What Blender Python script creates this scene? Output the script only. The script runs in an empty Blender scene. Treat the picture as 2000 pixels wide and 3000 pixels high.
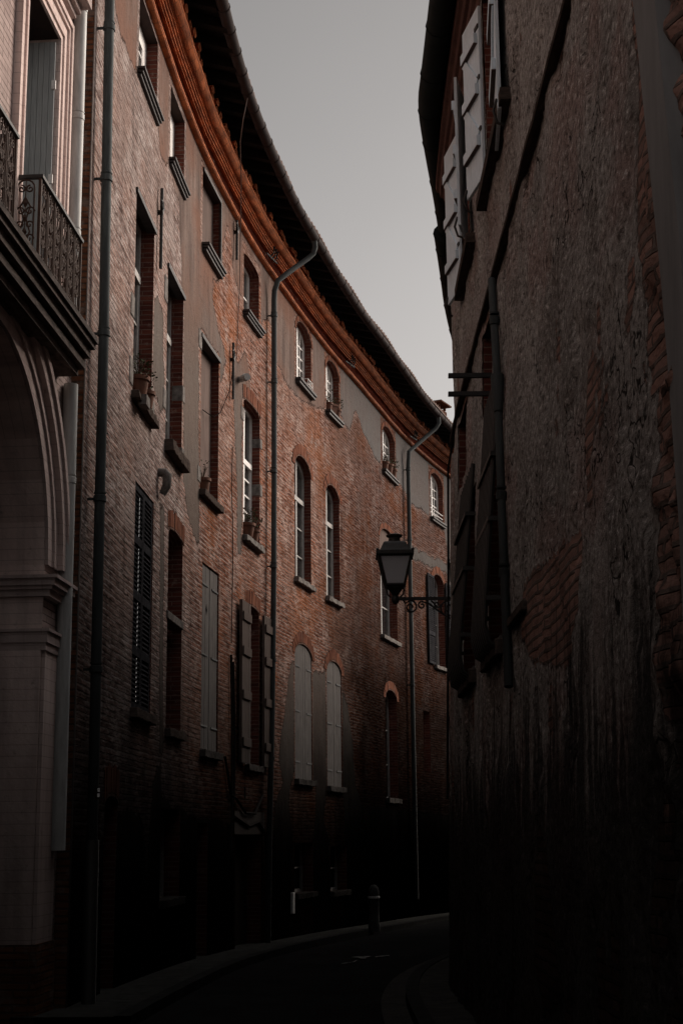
import bpy, bmesh, math, random
import numpy as np
from mathutils import Vector, Matrix, noise as mnoise
random.seed(7)
scene = bpy.context.scene
COL = scene.collection
R = math.radians

# ------------------------------------------------------------------ plan curves
def chaikin(P, n=3):
    P = [np.array(p, float) for p in P]
    for _ in range(n):
        Q = [P[0]]
        for a, b in zip(P[:-1], P[1:]):
            Q += [a * .75 + b * .25, a * .25 + b * .75]
        Q.append(P[-1]); P = Q
    return np.array(P)

def ground_z(y):
    return 0.0 if y < 12 else -.02 * (min(y, 70) - 12)

class Facade:
    """a wall standing on a plan curve; local coordinates (s along, z up, o out towards the street)"""
    def __init__(self, P, side, n=3, batter=None, unit=1., base=0.):
        self.k, self.b0 = unit, base
        self.C = chaikin(P, n)
        self.S = np.concatenate([[0], np.cumsum(np.linalg.norm(np.diff(self.C, axis=0), axis=1))])
        t = np.gradient(self.C, axis=0); t /= np.linalg.norm(t, axis=1)[:, None]
        self.N = np.stack([t[:, 1], -t[:, 0]], 1) * side
        self.batter = batter
    def __call__(self, s, z, o):
        s, z, o = s * self.k, z * self.k + self.b0, o * self.k
        if s < 0: base = self.C[0] + (self.C[1] - self.C[0]) / np.linalg.norm(self.C[1] - self.C[0]) * s
        else: base = np.array([np.interp(s, self.S, self.C[:, 0]), np.interp(s, self.S, self.C[:, 1])])
        n = np.array([np.interp(s, self.S, self.N[:, 0]), np.interp(s, self.S, self.N[:, 1])])
        if self.batter: o = o + self.batter(z)
        p = base + n * o
        return (p[0], p[1], z)
ID = lambda x, y, z: (x, y, z)      # plain world coordinates, order (x, y, z)

FL = Facade([(-2.66,14.6),(-2.63,15.5),(-2.58,16.6),(-2.53,17.7),(-2.46,19.0),(-2.36,20.6),(-2.22,22.2),(-1.94,24.2),(-1.62,26.2),(-1.22,28.1),(-0.76,30.2),(-.26,32.3),(0.3,34.3),(0.92,36.7),(1.6,39.3),(2.45,42.0),(3.4,44.6),(4.6,47.2),(6.2,50.0),(8.2,52.8)], 1)
FP = Facade([(-3.666,1.88),(-3.29,7.52),(-3.027,11.28),(-2.801,14.57),(-2.77,15.0)], 1, 2, None, .94, .096)
def rb(z): return .03 * (6 - z) if z < 6.02 else -.06
FR = Facade([(1.27,-6),(1.27,2),(1.27,8),(1.26,13),(1.26,14.8),(1.28,16.2),(1.36,17.6),(1.53,19.4),(1.82,21.2),(2.3,23.5),(3.2,27),(4.6,31),(6.5,36),(9.5,42),(14,48),(20,54)], -1, 3, rb)

# ------------------------------------------------------------------ mesh builder
class MB:
    def __init__(self, f=ID):
        self.f = f; self.v = []; self.fc = []; self.uv = []; self.mi = []; self.sm = []
    def face(self, loc, mat=0, smooth=False, uv=None, world=None):
        """loc: local coordinates of the corners (order of f's arguments)"""
        i0 = len(self.v)
        W = world or [self.f(*p) for p in loc]
        self.v += W
        self.fc.append(list(range(i0, i0 + len(W))))
        self.uv.append(uv or self.boxuv(loc)); self.mi.append(mat); self.sm.append(smooth)
    def boxuv(self, L):
        a = np.array(L, float); d1 = a[1] - a[0]; d2 = a[2] - a[0]
        n = np.abs(np.cross(d1, d2)); k = int(np.argmax(n))
        # axes: facade local (s,z,o): hide o -> (s,z); hide s -> (o,z); hide z -> (s,o)
        if self.f is ID:
            return [((p[1], p[2]), (p[0], p[2]), (p[0], p[1]))[k] for p in L]
        return [((p[2], p[1]), (p[0], p[2]), (p[0], p[1]))[k] for p in L]
    def box(self, a0, a1, b0, b1, c0, c1, ds=None, mat=0):
        n = 1 if ds is None else max(1, int(math.ceil((a1 - a0) / ds)))
        xs = [a0 + (a1 - a0) * i / n for i in range(n + 1)]
        for x, y in zip(xs[:-1], xs[1:]):
            self.face([(x,b0,c1),(y,b0,c1),(y,b1,c1),(x,b1,c1)], mat)
            self.face([(y,b0,c0),(x,b0,c0),(x,b1,c0),(y,b1,c0)], mat)
            self.face([(x,b1,c1),(y,b1,c1),(y,b1,c0),(x,b1,c0)], mat)
            self.face([(x,b0,c0),(y,b0,c0),(y,b0,c1),(x,b0,c1)], mat)
        self.face([(a0,b0,c0),(a0,b0,c1),(a0,b1,c1),(a0,b1,c0)], mat)
        self.face([(a1,b0,c1),(a1,b0,c0),(a1,b1,c0),(a1,b1,c1)], mat)
    def obox(self, c, ax, ay, az, mat=0):
        """oriented box in world space: centre and three half-axis vectors"""
        c, ax, ay, az = [np.array(q, float) for q in (c, ax, ay, az)]
        P = {(i,j,k): tuple(c + i*ax + j*ay + k*az) for i in (-1,1) for j in (-1,1) for k in (-1,1)}
        lx, ly, lz = [np.linalg.norm(q) for q in (ax, ay, az)]
        for q, (u, w) in (([(-1,-1,-1),(1,-1,-1),(1,-1,1),(-1,-1,1)],(lx,lz)), ([(1,1,-1),(-1,1,-1),(-1,1,1),(1,1,1)],(lx,lz)),
                  ([(-1,1,-1),(-1,-1,-1),(-1,-1,1),(-1,1,1)],(ly,lz)), ([(1,-1,-1),(1,1,-1),(1,1,1),(1,-1,1)],(ly,lz)),
                  ([(-1,-1,1),(1,-1,1),(1,1,1),(-1,1,1)],(lx,ly)), ([(-1,1,-1),(1,1,-1),(1,-1,-1),(-1,-1,-1)],(lx,ly))):
            self.face(None, mat, uv=[(0,0),(2*u,0),(2*u,2*w),(0,2*w)], world=[P[t] for t in q])
    def sweep(self, prof, s0, s1, ds, mat=0, mats=None, closed=False, caps=True, smooth=True, jit=None):
        """profile [(o,z)] swept along s on the facade"""
        n = max(1, int(math.ceil((s1 - s0) / ds)))
        xs = [s0 + (s1 - s0) * i / n for i in range(n + 1)]
        L = [0]
        for a, b in zip(prof[:-1], prof[1:]): L.append(L[-1] + math.hypot(b[0]-a[0], b[1]-a[1]))
        rows = []
        for x in xs:
            row = []
            for (o, z) in prof:
                jo = jit(x, z) if jit else 0
                row.append(self.f(x, z + jo * .4, o + jo))
            rows.append(row)
        m = len(prof); rng = range(m if closed else m - 1)
        base = len(self.v)
        for r in rows: self.v += r
        for i in range(n):
            for j in rng:
                k = (j + 1) % m
                a = base + i*m + j; b = base + (i+1)*m + j; c = base + (i+1)*m + k; d = base + i*m + k
                self.fc.append([a, b, c, d]); self.sm.append(smooth)
                self.uv.append([(xs[i], L[j]), (xs[i+1], L[j]), (xs[i+1], L[k] if k else L[-1]+.1), (xs[i], L[k] if k else L[-1]+.1)])
                self.mi.append(mats[j] if mats else mat)
        if caps:
            for i, rev in ((0, True), (n, False)):
                idx = [base + i*m + j for j in range(m)]
                if rev: idx = idx[::-1]
                self.fc.append(idx); self.sm.append(False); self.mi.append(mats[0] if mats else mat)
                self.uv.append([(prof[(m-1-j) if rev else j][0], prof[(m-1-j) if rev else j][1]) for j in range(m)])
    def tube(self, path, r, k=6, mat=0, caps=True, world=False, smooth=True):
        P = [np.array(p if world else self.f(*p), float) for p in path]
        rs = r if isinstance(r, (list, tuple)) else [r] * len(P)
        t0 = P[1] - P[0]; t0 /= np.linalg.norm(t0)
        ref = np.array([0,0,1.]) if abs(t0[2]) < .9 else np.array([1.,0,0])
        u = np.cross(t0, ref); u /= np.linalg.norm(u)
        base = len(self.v); L = 0; Ls = []
        for i, p in enumerate(P):
            if i == 0: t = P[1] - P[0]
            elif i == len(P) - 1: t = P[-1] - P[-2]
            else:
                t = (P[i+1] - P[i]) / (np.linalg.norm(P[i+1] - P[i]) + 1e-9) + (P[i] - P[i-1]) / (np.linalg.norm(P[i] - P[i-1]) + 1e-9)
            t = t / (np.linalg.norm(t) + 1e-9)
            u = u - t * np.dot(u, t); u /= (np.linalg.norm(u) + 1e-9); w = np.cross(t, u)
            if i: L += np.linalg.norm(P[i] - P[i-1])
            Ls.append(L)
            for j in range(k):
                a = 2 * math.pi * j / k
                self.v.append(tuple(p + rs[i] * (u * math.cos(a) + w * math.sin(a))))
        for i in range(len(P) - 1):
            for j in range(k):
                q = (j + 1) % k
                self.fc.append([base+i*k+j, base+i*k+q, base+(i+1)*k+q, base+(i+1)*k+j]); self.sm.append(smooth); self.mi.append(mat)
                c = 2 * math.pi * rs[i] / k
                self.uv.append([(j*c, Ls[i]), ((j+1)*c, Ls[i]), ((j+1)*c, Ls[i+1]), (j*c, Ls[i+1])])
        if caps:
            for i, rev in ((0, False), (len(P) - 1, True)):
                idx = [base + i*k + j for j in range(k)]
                if not rev: idx = idx[::-1]
                self.fc.append(idx); self.sm.append(False); self.mi.append(mat); self.uv.append([(0, 0)] * k)
    def lathe(self, c, prof, k=16, mat=0, tilt=None):
        """prof [(r,z)] about the vertical axis at world point c"""
        base = len(self.v); M = tilt or Matrix.Identity(3)
        for (r, z) in prof:
            for j in range(k):
                a = 2 * math.pi * j / k
                q = M @ Vector((r * math.cos(a), r * math.sin(a), z))
                self.v.append((c[0] + q.x, c[1] + q.y, c[2] + q.z))
        for i in range(len(prof) - 1):
            for j in range(k):
                q = (j + 1) % k
                self.fc.append([base+i*k+j, base+i*k+q, base+(i+1)*k+q, base+(i+1)*k+j]); self.sm.append(True); self.mi.append(mat)
                self.uv.append([(j/k, prof[i][1]), ((j+1)/k, prof[i][1]), ((j+1)/k, prof[i+1][1]), (j/k, prof[i+1][1])])
    def jitter(self, amp, scale):
        for i, p in enumerate(self.v):
            d = mnoise.noise_vector(Vector(p) * scale)
            self.v[i] = (p[0] + d.x*amp, p[1] + d.y*amp, p[2] + d.z*amp)
        return self
    def build(self, name, mats, parent=None, attrs=None, sharp=.7, bevel=0):
        me = bpy.data.meshes.new(name)
        me.from_pydata(self.v, [], self.fc)
        uvl = me.uv_layers.new(name='UVMap')
        flat = [c for f in self.uv for p in f for c in p]
        uvl.data.foreach_set('uv', flat)
        me.polygons.foreach_set('material_index', self.mi)
        me.polygons.foreach_set('use_smooth', self.sm)
        for m in (mats if isinstance(mats, (list, tuple)) else [mats]): me.materials.append(m)
        if attrs:
            for k, arr in attrs.items():
                a = me.attributes.new(k, 'FLOAT', 'POINT'); a.data.foreach_set('value', arr)
        me.update(); me.validate()
        if not attrs:
            bm = bmesh.new(); bm.from_mesh(me)
            bmesh.ops.remove_doubles(bm, verts=bm.verts, dist=1e-5)
            bmesh.ops.recalc_face_normals(bm, faces=bm.faces)
            bm.to_mesh(me); bm.free()
        if any(self.sm): me.set_sharp_from_angle(angle=sharp)
        o = bpy.data.objects.new(name, me); COL.objects.link(o)
        if parent:
            o.parent = parent
            if parent.type == 'EMPTY': o.matrix_parent_inverse = Matrix.Translation(-parent.location)
        if bevel:
            b = o.modifiers.new('bevel', 'BEVEL'); b.width = bevel; b.segments = 1; b.limit_method = 'ANGLE'
        return o

def tag(o, label=None, cat=None, group=None, kind=None):
    if label: o['label'] = label
    if cat: o['category'] = cat
    if group: o['group'] = group
    if kind: o['kind'] = kind
    return o
def thing(name, label, cat, group=None, loc=(0, 0, 0)):
    o = bpy.data.objects.new(name, None); COL.objects.link(o); o.location = loc
    o.empty_display_size = .2
    return tag(o, label, cat, group)
# ------------------------------------------------------------------ materials
class NT:
    def __init__(self, name, rough=.9, spec=.2):
        self.m = bpy.data.materials.new(name); self.m.use_nodes = True
        self.t = self.m.node_tree; self.b = self.t.nodes['Principled BSDF']
        self.b.inputs['Roughness'].default_value = rough
        self.b.inputs['Specular IOR Level'].default_value = spec
    def n(self, typ, ins=None, **kw):
        nd = self.t.nodes.new(typ)
        for k, v in kw.items(): setattr(nd, k, v)
        for k, v in (ins or {}).items(): self.s(nd, k, v)
        return nd
    def s(self, nd, k, v):
        i = nd.inputs[k]
        if isinstance(v, bpy.types.NodeSocket): self.t.links.new(v, i)
        else: i.default_value = v
    def uv(self): return self.n('ShaderNodeUVMap', uv_map='UVMap').outputs[0]
    def obj(self): return self.n('ShaderNodeNewGeometry').outputs['Position']
    def noise(self, vec, scale, detail=4, rough=.6, dist=0.):
        return self.n('ShaderNodeTexNoise', {'Vector': vec, 'Scale': scale, 'Detail': detail, 'Roughness': rough, 'Distortion': dist}).outputs['Fac']
    def mapping(self, vec, sc=(1,1,1), loc=(0,0,0)):
        return self.n('ShaderNodeMapping', {'Vector': vec, 'Scale': sc, 'Location': loc}).outputs[0]
    def math(self, op, a, b=0., c=0., clamp=False):
        nd = self.n('ShaderNodeMath', operation=op, use_clamp=clamp)
        for i, v in enumerate((a, b, c)): self.s(nd, i, v)
        return nd.outputs[0]
    def rng(self, v, a, b, c=0., d=1., smooth=False):
        nd = self.n('ShaderNodeMapRange', {'Value': v, 'From Min': a, 'From Max': b, 'To Min': c, 'To Max': d})
        if smooth: nd.interpolation_type = 'SMOOTHSTEP'
        return nd.outputs[0]
    def mix(self, f, a, b, mode='MIX'):
        nd = self.n('ShaderNodeMix', data_type='RGBA', blend_type=mode)
        for k, v in ((0, f), (6, a), (7, b)):
            if isinstance(v, tuple) and len(v) == 3: v = (*v, 1)
            self.s(nd, k, v)
        return nd.outputs[2]
    def mul(self, c, f):
        """scale a colour by a float"""
        k = self.n('ShaderNodeCombineColor', {0: f, 1: f, 2: f}).outputs[0]
        return self.mix(1., c, k, 'MULTIPLY')
    def attr(self, name): return self.n('ShaderNodeAttribute', attribute_name=name).outputs['Fac']
    def sepz(self): return self.n('ShaderNodeSeparateXYZ', {0: self.obj()}).outputs[2]
    def bump(self, h, dist, strength=1.):
        self.t.links.new(self.n('ShaderNodeBump', {'Height': h, 'Distance': dist, 'Strength': strength}).outputs[0], self.b.inputs['Normal'])
    def col(self, c):
        if isinstance(c, tuple): self.b.inputs['Base Color'].default_value = (*c[:3], 1)
        else: self.t.links.new(c, self.b.inputs['Base Color'])
        return self.m

def grime_shade(m, z0=0., z1=5.5, lo=.3):
    """shade of the lower storeys painted into the colour, along with damp and soot"""
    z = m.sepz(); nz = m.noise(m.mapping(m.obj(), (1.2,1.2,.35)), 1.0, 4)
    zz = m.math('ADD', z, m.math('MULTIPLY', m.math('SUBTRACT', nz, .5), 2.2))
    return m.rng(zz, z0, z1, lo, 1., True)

GRIME_SHADE = dict(z0=1.2, z1=6.5, lo=.07)

def brick_nodes(m, uv, c1, c2, mortar, w=.36, h=.068, ms=.011, warp=.014):
    nv = m.n('ShaderNodeTexNoise', {'Vector': uv, 'Scale': 2.2, 'Detail': 3.})
    v = m.n('ShaderNodeVectorMath', {0: nv.outputs['Color'], 1: (.5,.5,.5)}, operation='SUBTRACT').outputs[0]
    v = m.n('ShaderNodeVectorMath', {0: v, 'Scale': warp}, operation='SCALE').outputs[0]
    nv2 = m.n('ShaderNodeTexNoise', {'Vector': uv, 'Scale': 18., 'Detail': 2.})
    v2 = m.n('ShaderNodeVectorMath', {0: nv2.outputs['Color'], 1: (.5,.5,.5)}, operation='SUBTRACT').outputs[0]
    v2 = m.n('ShaderNodeVectorMath', {0: v2, 'Scale': .007}, operation='SCALE').outputs[0]
    v = m.n('ShaderNodeVectorMath', {0: v, 1: v2}, operation='ADD').outputs[0]
    v = m.n('ShaderNodeVectorMath', {0: uv, 1: v}, operation='ADD').outputs[0]
    b = m.n('ShaderNodeTexBrick', {'Vector': v, 'Color1': (*c1,1), 'Color2': (*c2,1), 'Mortar': (*mortar,1), 'Scale': 1., 'Mortar Size': ms, 'Mortar Smooth': .35, 'Bias': -.1, 'Brick Width': w, 'Row Height': h})
    b.offset = .5
    return b.outputs['Color'], b.outputs['Fac'], v

def mat_brick_wall():
    m = NT('old_brick_and_render', 1., 0.)
    uv = m.uv()
    bc, bf, wv = brick_nodes(m, uv, (.29,.13,.088), (.17,.082,.062), (.40,.30,.26), w=.40, ms=.014)
    # per-brick tone from stretched noise, broad hue patches
    t1 = m.noise(m.mapping(wv, (3.2, 14.5, 1)), 1.0, 1)
    bc = m.mix(m.rng(t1, .45, .62), bc, m.mix(1., bc, (.55,.49,.46), 'MULTIPLY'))
    bc = m.mix(m.rng(m.noise(m.mapping(wv, (3., 14.6, 1), (7,3,0)), 1.0, 1), .57, .65, 0, .6), bc, (.43,.30,.26))
    big = m.noise(uv, .55, 3)
    bc = m.mix(m.rng(big, .46, .62, 0, .75), bc, m.mix(.55, bc, (.34,.12,.045)))      # orange areas
    big2 = m.noise(m.mapping(uv, (1,1,1), (31,7,0)), .42, 3)
    bc = m.mix(m.rng(big2, .47, .6, 0, .75), bc, m.mix(.6, bc, (.24,.165,.14)))        # paler, pinker areas
    # lime-wash left in patches
    lw = m.noise(m.mapping(uv, (1,1.4,1), (3,9,0)), 1.1, 6, .7)
    lm = m.math('MULTIPLY', m.rng(lw, .52, .60), m.rng(m.noise(m.mapping(uv,(5,16,1)), 1., 3), .4, .6))
    bc = m.mix(m.math('MULTIPLY', lm, .9), bc, (.43,.325,.285))
    lw2 = m.noise(m.mapping(uv, (1,1.2,1), (13,2,0)), .75, 7, .72)
    bc = m.mix(m.rng(lw2, .575, .60, 0, .55), bc, (.36,.26,.225))
    sx = m.n('ShaderNodeSeparateXYZ', {0: uv}).outputs[0]
    # the part nearest the camera is paler and pinker
    nearp = m.rng(m.math('ADD', sx, m.math('MULTIPLY', big2, 3.)), 9.5, 7.5)
    hsv = m.n('ShaderNodeHueSaturation', {'Saturation': .58, 'Value': 1.08, 'Color': bc}).outputs[0]
    bc = m.mix(nearp, bc, hsv)
    # darker brown brick along the far bend, with its shade painted in
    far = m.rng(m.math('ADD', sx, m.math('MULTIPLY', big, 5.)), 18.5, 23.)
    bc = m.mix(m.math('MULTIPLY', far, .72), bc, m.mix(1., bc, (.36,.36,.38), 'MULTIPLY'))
    cav = m.rng(m.noise(m.mapping(wv, (1.6, 15, 1), (2,8,0)), 1.3, 4, .7), .50, .40)
    bc = m.mix(m.math('MULTIPLY', m.math('MULTIPLY', bf, cav), .7), bc, (.035,.024,.02))  # joints darkened in colour to carry the crevice shade
    # missing bricks / holes
    hole = m.rng(m.noise(m.mapping(wv, (2.8, 13, 1), (5,2,0)), 1.0, 2), .30, .25)
    bc = m.mix(m.math('MULTIPLY', hole, .8), bc, (.03,.02,.018))
    # render (plaster)
    st = m.noise(m.mapping(uv, (3., .35, 1)), 1.2, 5)
    pc = m.mix(m.rng(st, .3, .7), (.105,.08,.072), (.255,.195,.172))
    pc = m.mix(m.rng(m.noise(uv, .5, 4), .42, .6, 0, .85), pc, (.20,.115,.088))
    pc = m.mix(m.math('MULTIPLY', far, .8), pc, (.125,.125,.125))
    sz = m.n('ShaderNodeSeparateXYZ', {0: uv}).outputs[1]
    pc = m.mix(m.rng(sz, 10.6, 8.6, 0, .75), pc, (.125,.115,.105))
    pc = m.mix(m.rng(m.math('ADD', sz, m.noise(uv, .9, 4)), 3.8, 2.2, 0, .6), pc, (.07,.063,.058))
    pc = m.mix(m.rng(m.noise(uv, 9., 6, .7), .56, .66, 0, .6), pc, (.09,.065,.055))
    pc = m.mix(m.rng(m.noise(m.mapping(uv, (7,.45,1), (1,5,0)), 1.6, 5, .65), .55, .72, 0, .6), pc, (.085,.07,.062))
    pc = m.mix(m.rng(m.noise(uv, 40., 3, .7), .6, .7, 0, .35), pc, (.27,.225,.205))
    a = m.attr('plaster')
    a = m.math('ADD', a, m.math('MULTIPLY', m.math('SUBTRACT', m.noise(uv, 1.6, 2), .5), .30))
    a = m.math('ADD', a, m.math('MULTIPLY', m.math('SUBTRACT', m.noise(uv, 7., 7, .75), .5), .34))
    pm = m.rng(a, 0, .012)
    edge = m.math('MULTIPLY', m.rng(a, -.10, 0.), m.math('SUBTRACT', 1., pm))
    bc = m.mix(m.math('MULTIPLY', edge, .45), bc, (.38,.29,.26))
    dk = m.noise(m.mapping(uv, (2.6,.22,1), (9,4,0)), 1.3, 5, .6)
    bc = m.mix(m.rng(dk, .54, .70, 0, .6), bc, m.mix(1., bc, (.38,.36,.36), 'MULTIPLY'))
    lip = m.math('MULTIPLY', m.rng(a, -.028, -.012), m.math('SUBTRACT', 1., pm))
    bc = m.mix(m.math('MULTIPLY', lip, .75), bc, (.03,.022,.02))  # shadow line painted along the broken edge of the render
    c = m.mix(pm, bc, pc)
    c = m.mul(c, grime_shade(m, **GRIME_SHADE))
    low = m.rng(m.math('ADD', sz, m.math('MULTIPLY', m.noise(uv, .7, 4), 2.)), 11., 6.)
    c = m.mul(c, m.math('SUBTRACT', 1., m.math('MULTIPLY', m.math('MULTIPLY', far, low), .85)))  # deep shade of the far lower wall painted in
    c = m.mul(c, m.rng(m.math('ADD', sz, m.math('MULTIPLY', m.noise(m.mapping(uv, (1.5,.5,1)), 1., 5), 2.4)), 4.6, 2.0, 1., .16, True))  # ground-floor shade painted over brick and render alike
    # relief
    hb = m.math('MULTIPLY', m.math('SUBTRACT', 1., bf), .55)
    hb = m.math('ADD', hb, m.math('MULTIPLY', t1, .55))
    hb = m.math('SUBTRACT', hb, hole)
    hb = m.math('ADD', hb, m.math('MULTIPLY', m.noise(uv, 30., 4), .35))
    hp = m.math('ADD', 1.5, m.math('MULTIPLY', m.noise(uv, 7., 6), .35))
    hp = m.math('ADD', hp, m.math('MULTIPLY', m.noise(uv, 35., 3), .15))
    h = m.n('ShaderNodeMix', {0: pm, 2: hb, 3: hp}, data_type='FLOAT').outputs[0]
    m.bump(h, .055)
    return m.col(c)

def mat_jamb(name, c1, c2, mortar, low=.25, z1=7.):
    m = NT(name, 1., 0.); uv = m.uv()
    rough = name.startswith('rough')
    bc, bf, wv = brick_nodes(m, uv, c1, c2, mortar, .3, .068, .012 if rough else .008, .03 if rough else .010)
    t1 = m.noise(m.mapping(wv, (2, 14.7, 1)), 1., 2)
    bc = m.mix(m.rng(t1, .3, .7), bc, m.mix(1., bc, (.55,.5,.5), 'MULTIPLY'))
    w = m.rng(m.noise(uv, 6., 5, .7), .60, .68, 0, .7)
    bc = m.mix(w, bc, (.30,.22,.19))
    if rough: bc = m.mix(m.rng(m.noise(uv, 3., 6, .7), .52, .6, 0, .8), bc, (.20,.15,.125))
    bc = m.mul(bc, grime_shade(m, .5, z1, low))
    h = m.math('ADD', m.math('MULTIPLY', m.math('SUBTRACT', 1., bf), .6), m.math('MULTIPLY', t1, .6))
    m.bump(h, .02)
    return m.col(bc)

def mat_simple(name, c, c2=None, scale=8., rough=.85, spec=.2, stretch=(1,1,1), bump=.004, metal=0., g=None, coord='uv'):
    m = NT(name, rough, spec); m.b.inputs['Metallic'].default_value = metal
    v = m.uv() if coord == 'uv' else m.obj()
    v = m.mapping(v, stretch)
    nz = m.noise(v, scale, 6, .65)
    c2 = c2 or tuple(q * .55 for q in c)
    col = m.mix(m.rng(nz, .35, .65), c, c2)
    if g: col = m.mul(col, grime_shade(m, **g))
    if bump: m.bump(nz, bump)
    return m.col(col)

M = {}
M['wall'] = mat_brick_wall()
M['jamb'] = mat_jamb('dark_red_jamb_brick', (.20,.07,.05), (.13,.05,.042), (.26,.18,.15))
M['quoin'] = mat_jamb('rough_corner_brick', (.25,.11,.06), (.15,.07,.048), (.11,.075,.06), .35)
M['arch'] = mat_jamb('arch_brick', (.25,.115,.078), (.16,.078,.058), (.22,.15,.125), .10)
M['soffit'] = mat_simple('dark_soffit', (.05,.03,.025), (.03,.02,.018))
M['zinc'] = mat_simple('weathered_zinc', (.10,.113,.115), (.06,.067,.068), 5., .75, .12, (3,.5,1), .001, .0, g=dict(z0=.8, z1=9., lo=.05))
M['gutter'] = mat_simple('aged_copper_gutter', (.075,.06,.058), (.04,.034,.034), 4., .85, .05, (3,.4,1), .001)
M['palezinc'] = mat_simple('pale_painted_pipe', (.52,.53,.52), (.36,.365,.36), 4., .55, .3, (3,.6,1), .001, g=dict(z0=0., z1=7.5, lo=.4))
M['wood'] = mat_simple('black_rafter_wood', (.022,.018,.016), (.008,.007,.006), 10., .9, .1, (1,6,1), .004)
M['tile'] = mat_simple('roof_tile_clay', (.16,.085,.06), (.07,.05,.045), 6.)
M['white'] = mat_simple('white_window_paint', (.86,.84,.82), (.70,.68,.66), 14., .6, .3)
M['greyframe'] = mat_simple('grey_window_paint', (.42,.405,.39), (.28,.27,.26), 10., .7, .25, g=dict(z0=.5, z1=7.5, lo=.25))
M['slate'] = mat_simple('dark_sill_metal', (.075,.068,.068), (.04,.037,.037), 12., .7, .25)
M['stone'] = mat_simple('pale_sill_stone', (.27,.25,.235), (.11,.10,.095), 9., .95, .0, (1,1,1), .01, g=dict(z0=1., z1=7.5, lo=.08))
M['rustiron'] = mat_simple('rusty_brown_iron', (.085,.045,.03), (.045,.026,.02), 20., .75, .3)
M['iron'] = mat_simple('black_iron', (.012,.012,.012), (.02,.018,.016), 16., .55, .4)
M['greyshut'] = mat_simple('weathered_grey_shutter', (.215,.20,.192), (.07,.065,.062), 4., .95, .05, (26,.8,1), .003, g=dict(z0=.5, z1=6.5, lo=.35))
M['brownshut'] = mat_simple('weathered_brown_shutter', (.17,.135,.12), (.06,.047,.042), 4., .95, .05, (26,.8,1), .003, g=dict(z0=1.2, z1=6.5, lo=.15))
M['darkshut'] = mat_simple('dark_louvre_paint', (.055,.055,.06), (.03,.03,.033), 7., .95, .0, g=dict(z0=.5, z1=7, lo=.4))
M['blueshut'] = mat_simple('pale_grey_balcony_shutter', (.46,.475,.48), (.28,.295,.30), 6., .75, .2, (22,.5,1), .002)
M['whiteshut'] = mat_simple('white_shutter_paint', (.74,.86,.94), (.60,.71,.78), 10., .65, .25, (6,.6,1), .002)
M['battenbrown'] = mat_simple('dark_batten_brown', (.12,.085,.075), (.07,.05,.045), 8.)
M['black'] = mat_simple('dark_interior', (.006,.006,.006), (.003,.003,.003), 4., 1., .0, bump=0)
M['door'] = mat_simple('old_dark_door', (.02,.016,.014), (.009,.008,.007), 8., .95, .0, (10,.7,1), .004)
M['pot'] = mat_simple('terracotta_pot', (.20,.095,.065), (.12,.06,.042), 10.)
M['leaf'] = mat_simple('balcony_plant_leaf', (.035,.055,.022), (.06,.07,.03), 30., .8, .2, bump=0)
M['drystem'] = mat_simple('dry_brown_stem', (.07,.05,.035), (.045,.033,.025), 30., .9, .1, bump=0)
M['cable'] = mat_simple('pale_cable', (.34,.30,.28), (.24,.21,.2), 9., .95, .0, bump=0, g=dict(z0=.5, z1=9., lo=.05))
M['blackcable'] = mat_simple('black_cable', (.012,.011,.011), (.02,.018,.017), 9., .95, .0, bump=0)
M['infill'] = mat_simple('infill_plaster', (.175,.135,.122), (.13,.10,.09), 3., .95, 0., (2,.4,1), .004, g=GRIME_SHADE)

def mat_glass():
    m = NT('old_window_glass', .08, .5)
    nz = m.noise(m.uv(), 3., 3)
    m.bump(nz, .004)
    return m.col(m.mix(nz, (.012,.012,.013), (.03,.029,.03)))
M['glass'] = mat_glass()

def mat_terracotta():
    m = NT('cornice_terracotta', .85, .18); uv = m.uv()
    n1 = m.noise(m.mapping(uv, (1,3,1)), 2.5, 7, .7); n2 = m.noise(uv, 14., 6, .75)
    c = m.mix(m.rng(n1, .3, .7), (.72,.215,.075), (.36,.105,.042))
    c = m.mix(m.rng(n2, .62, .70, 0, .8), c, (.70,.38,.20))
    c = m.mix(m.rng(m.noise(m.mapping(uv,(6,1,1)), 3., 5, .7), .60, .72, 0, .8), c, (.10,.045,.03))
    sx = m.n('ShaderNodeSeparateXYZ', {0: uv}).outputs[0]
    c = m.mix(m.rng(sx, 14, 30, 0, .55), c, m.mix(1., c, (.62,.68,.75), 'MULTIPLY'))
    jt = m.n('ShaderNodeTexBrick', {'Vector': m.n('ShaderNodeVectorMath', {0: uv, 1: m.n('ShaderNodeVectorMath', {0: m.n('ShaderNodeTexNoise', {'Vector': uv, 'Scale': 4.}).outputs['Color'], 'Scale': .05}, operation='SCALE').outputs[0]}, operation='ADD').outputs[0], 'Scale': 1., 'Mortar Size': .007, 'Brick Width': .31, 'Row Height': .13}).outputs['Fac']
    tl = m.noise(m.mapping(uv, (3.2,7.7,1)), 1., 0)
    c = m.mul(c, m.rng(tl, .3, .7, .7, 1.2))
    c = m.mix(m.math('MULTIPLY', jt, .6), c, (.07,.035,.025))
    c = m.mix(m.rng(m.noise(uv, 1.4, 6, .7), .58, .70, 0, .6), c, (.15,.075,.05))
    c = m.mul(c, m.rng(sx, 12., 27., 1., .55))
    m.bump(m.math('SUBTRACT', m.math('ADD', n1, m.math('MULTIPLY', n2, .5)), m.math('MULTIPLY', jt, .5)), .04)
    return m.col(c)
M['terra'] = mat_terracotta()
M['fascia'] = mat_jamb('cornice_fascia_brick', (.085,.022,.014), (.06,.017,.012), (.06,.02,.014), 1.)  # dark red brick, its recess shade also put into the colour

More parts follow.
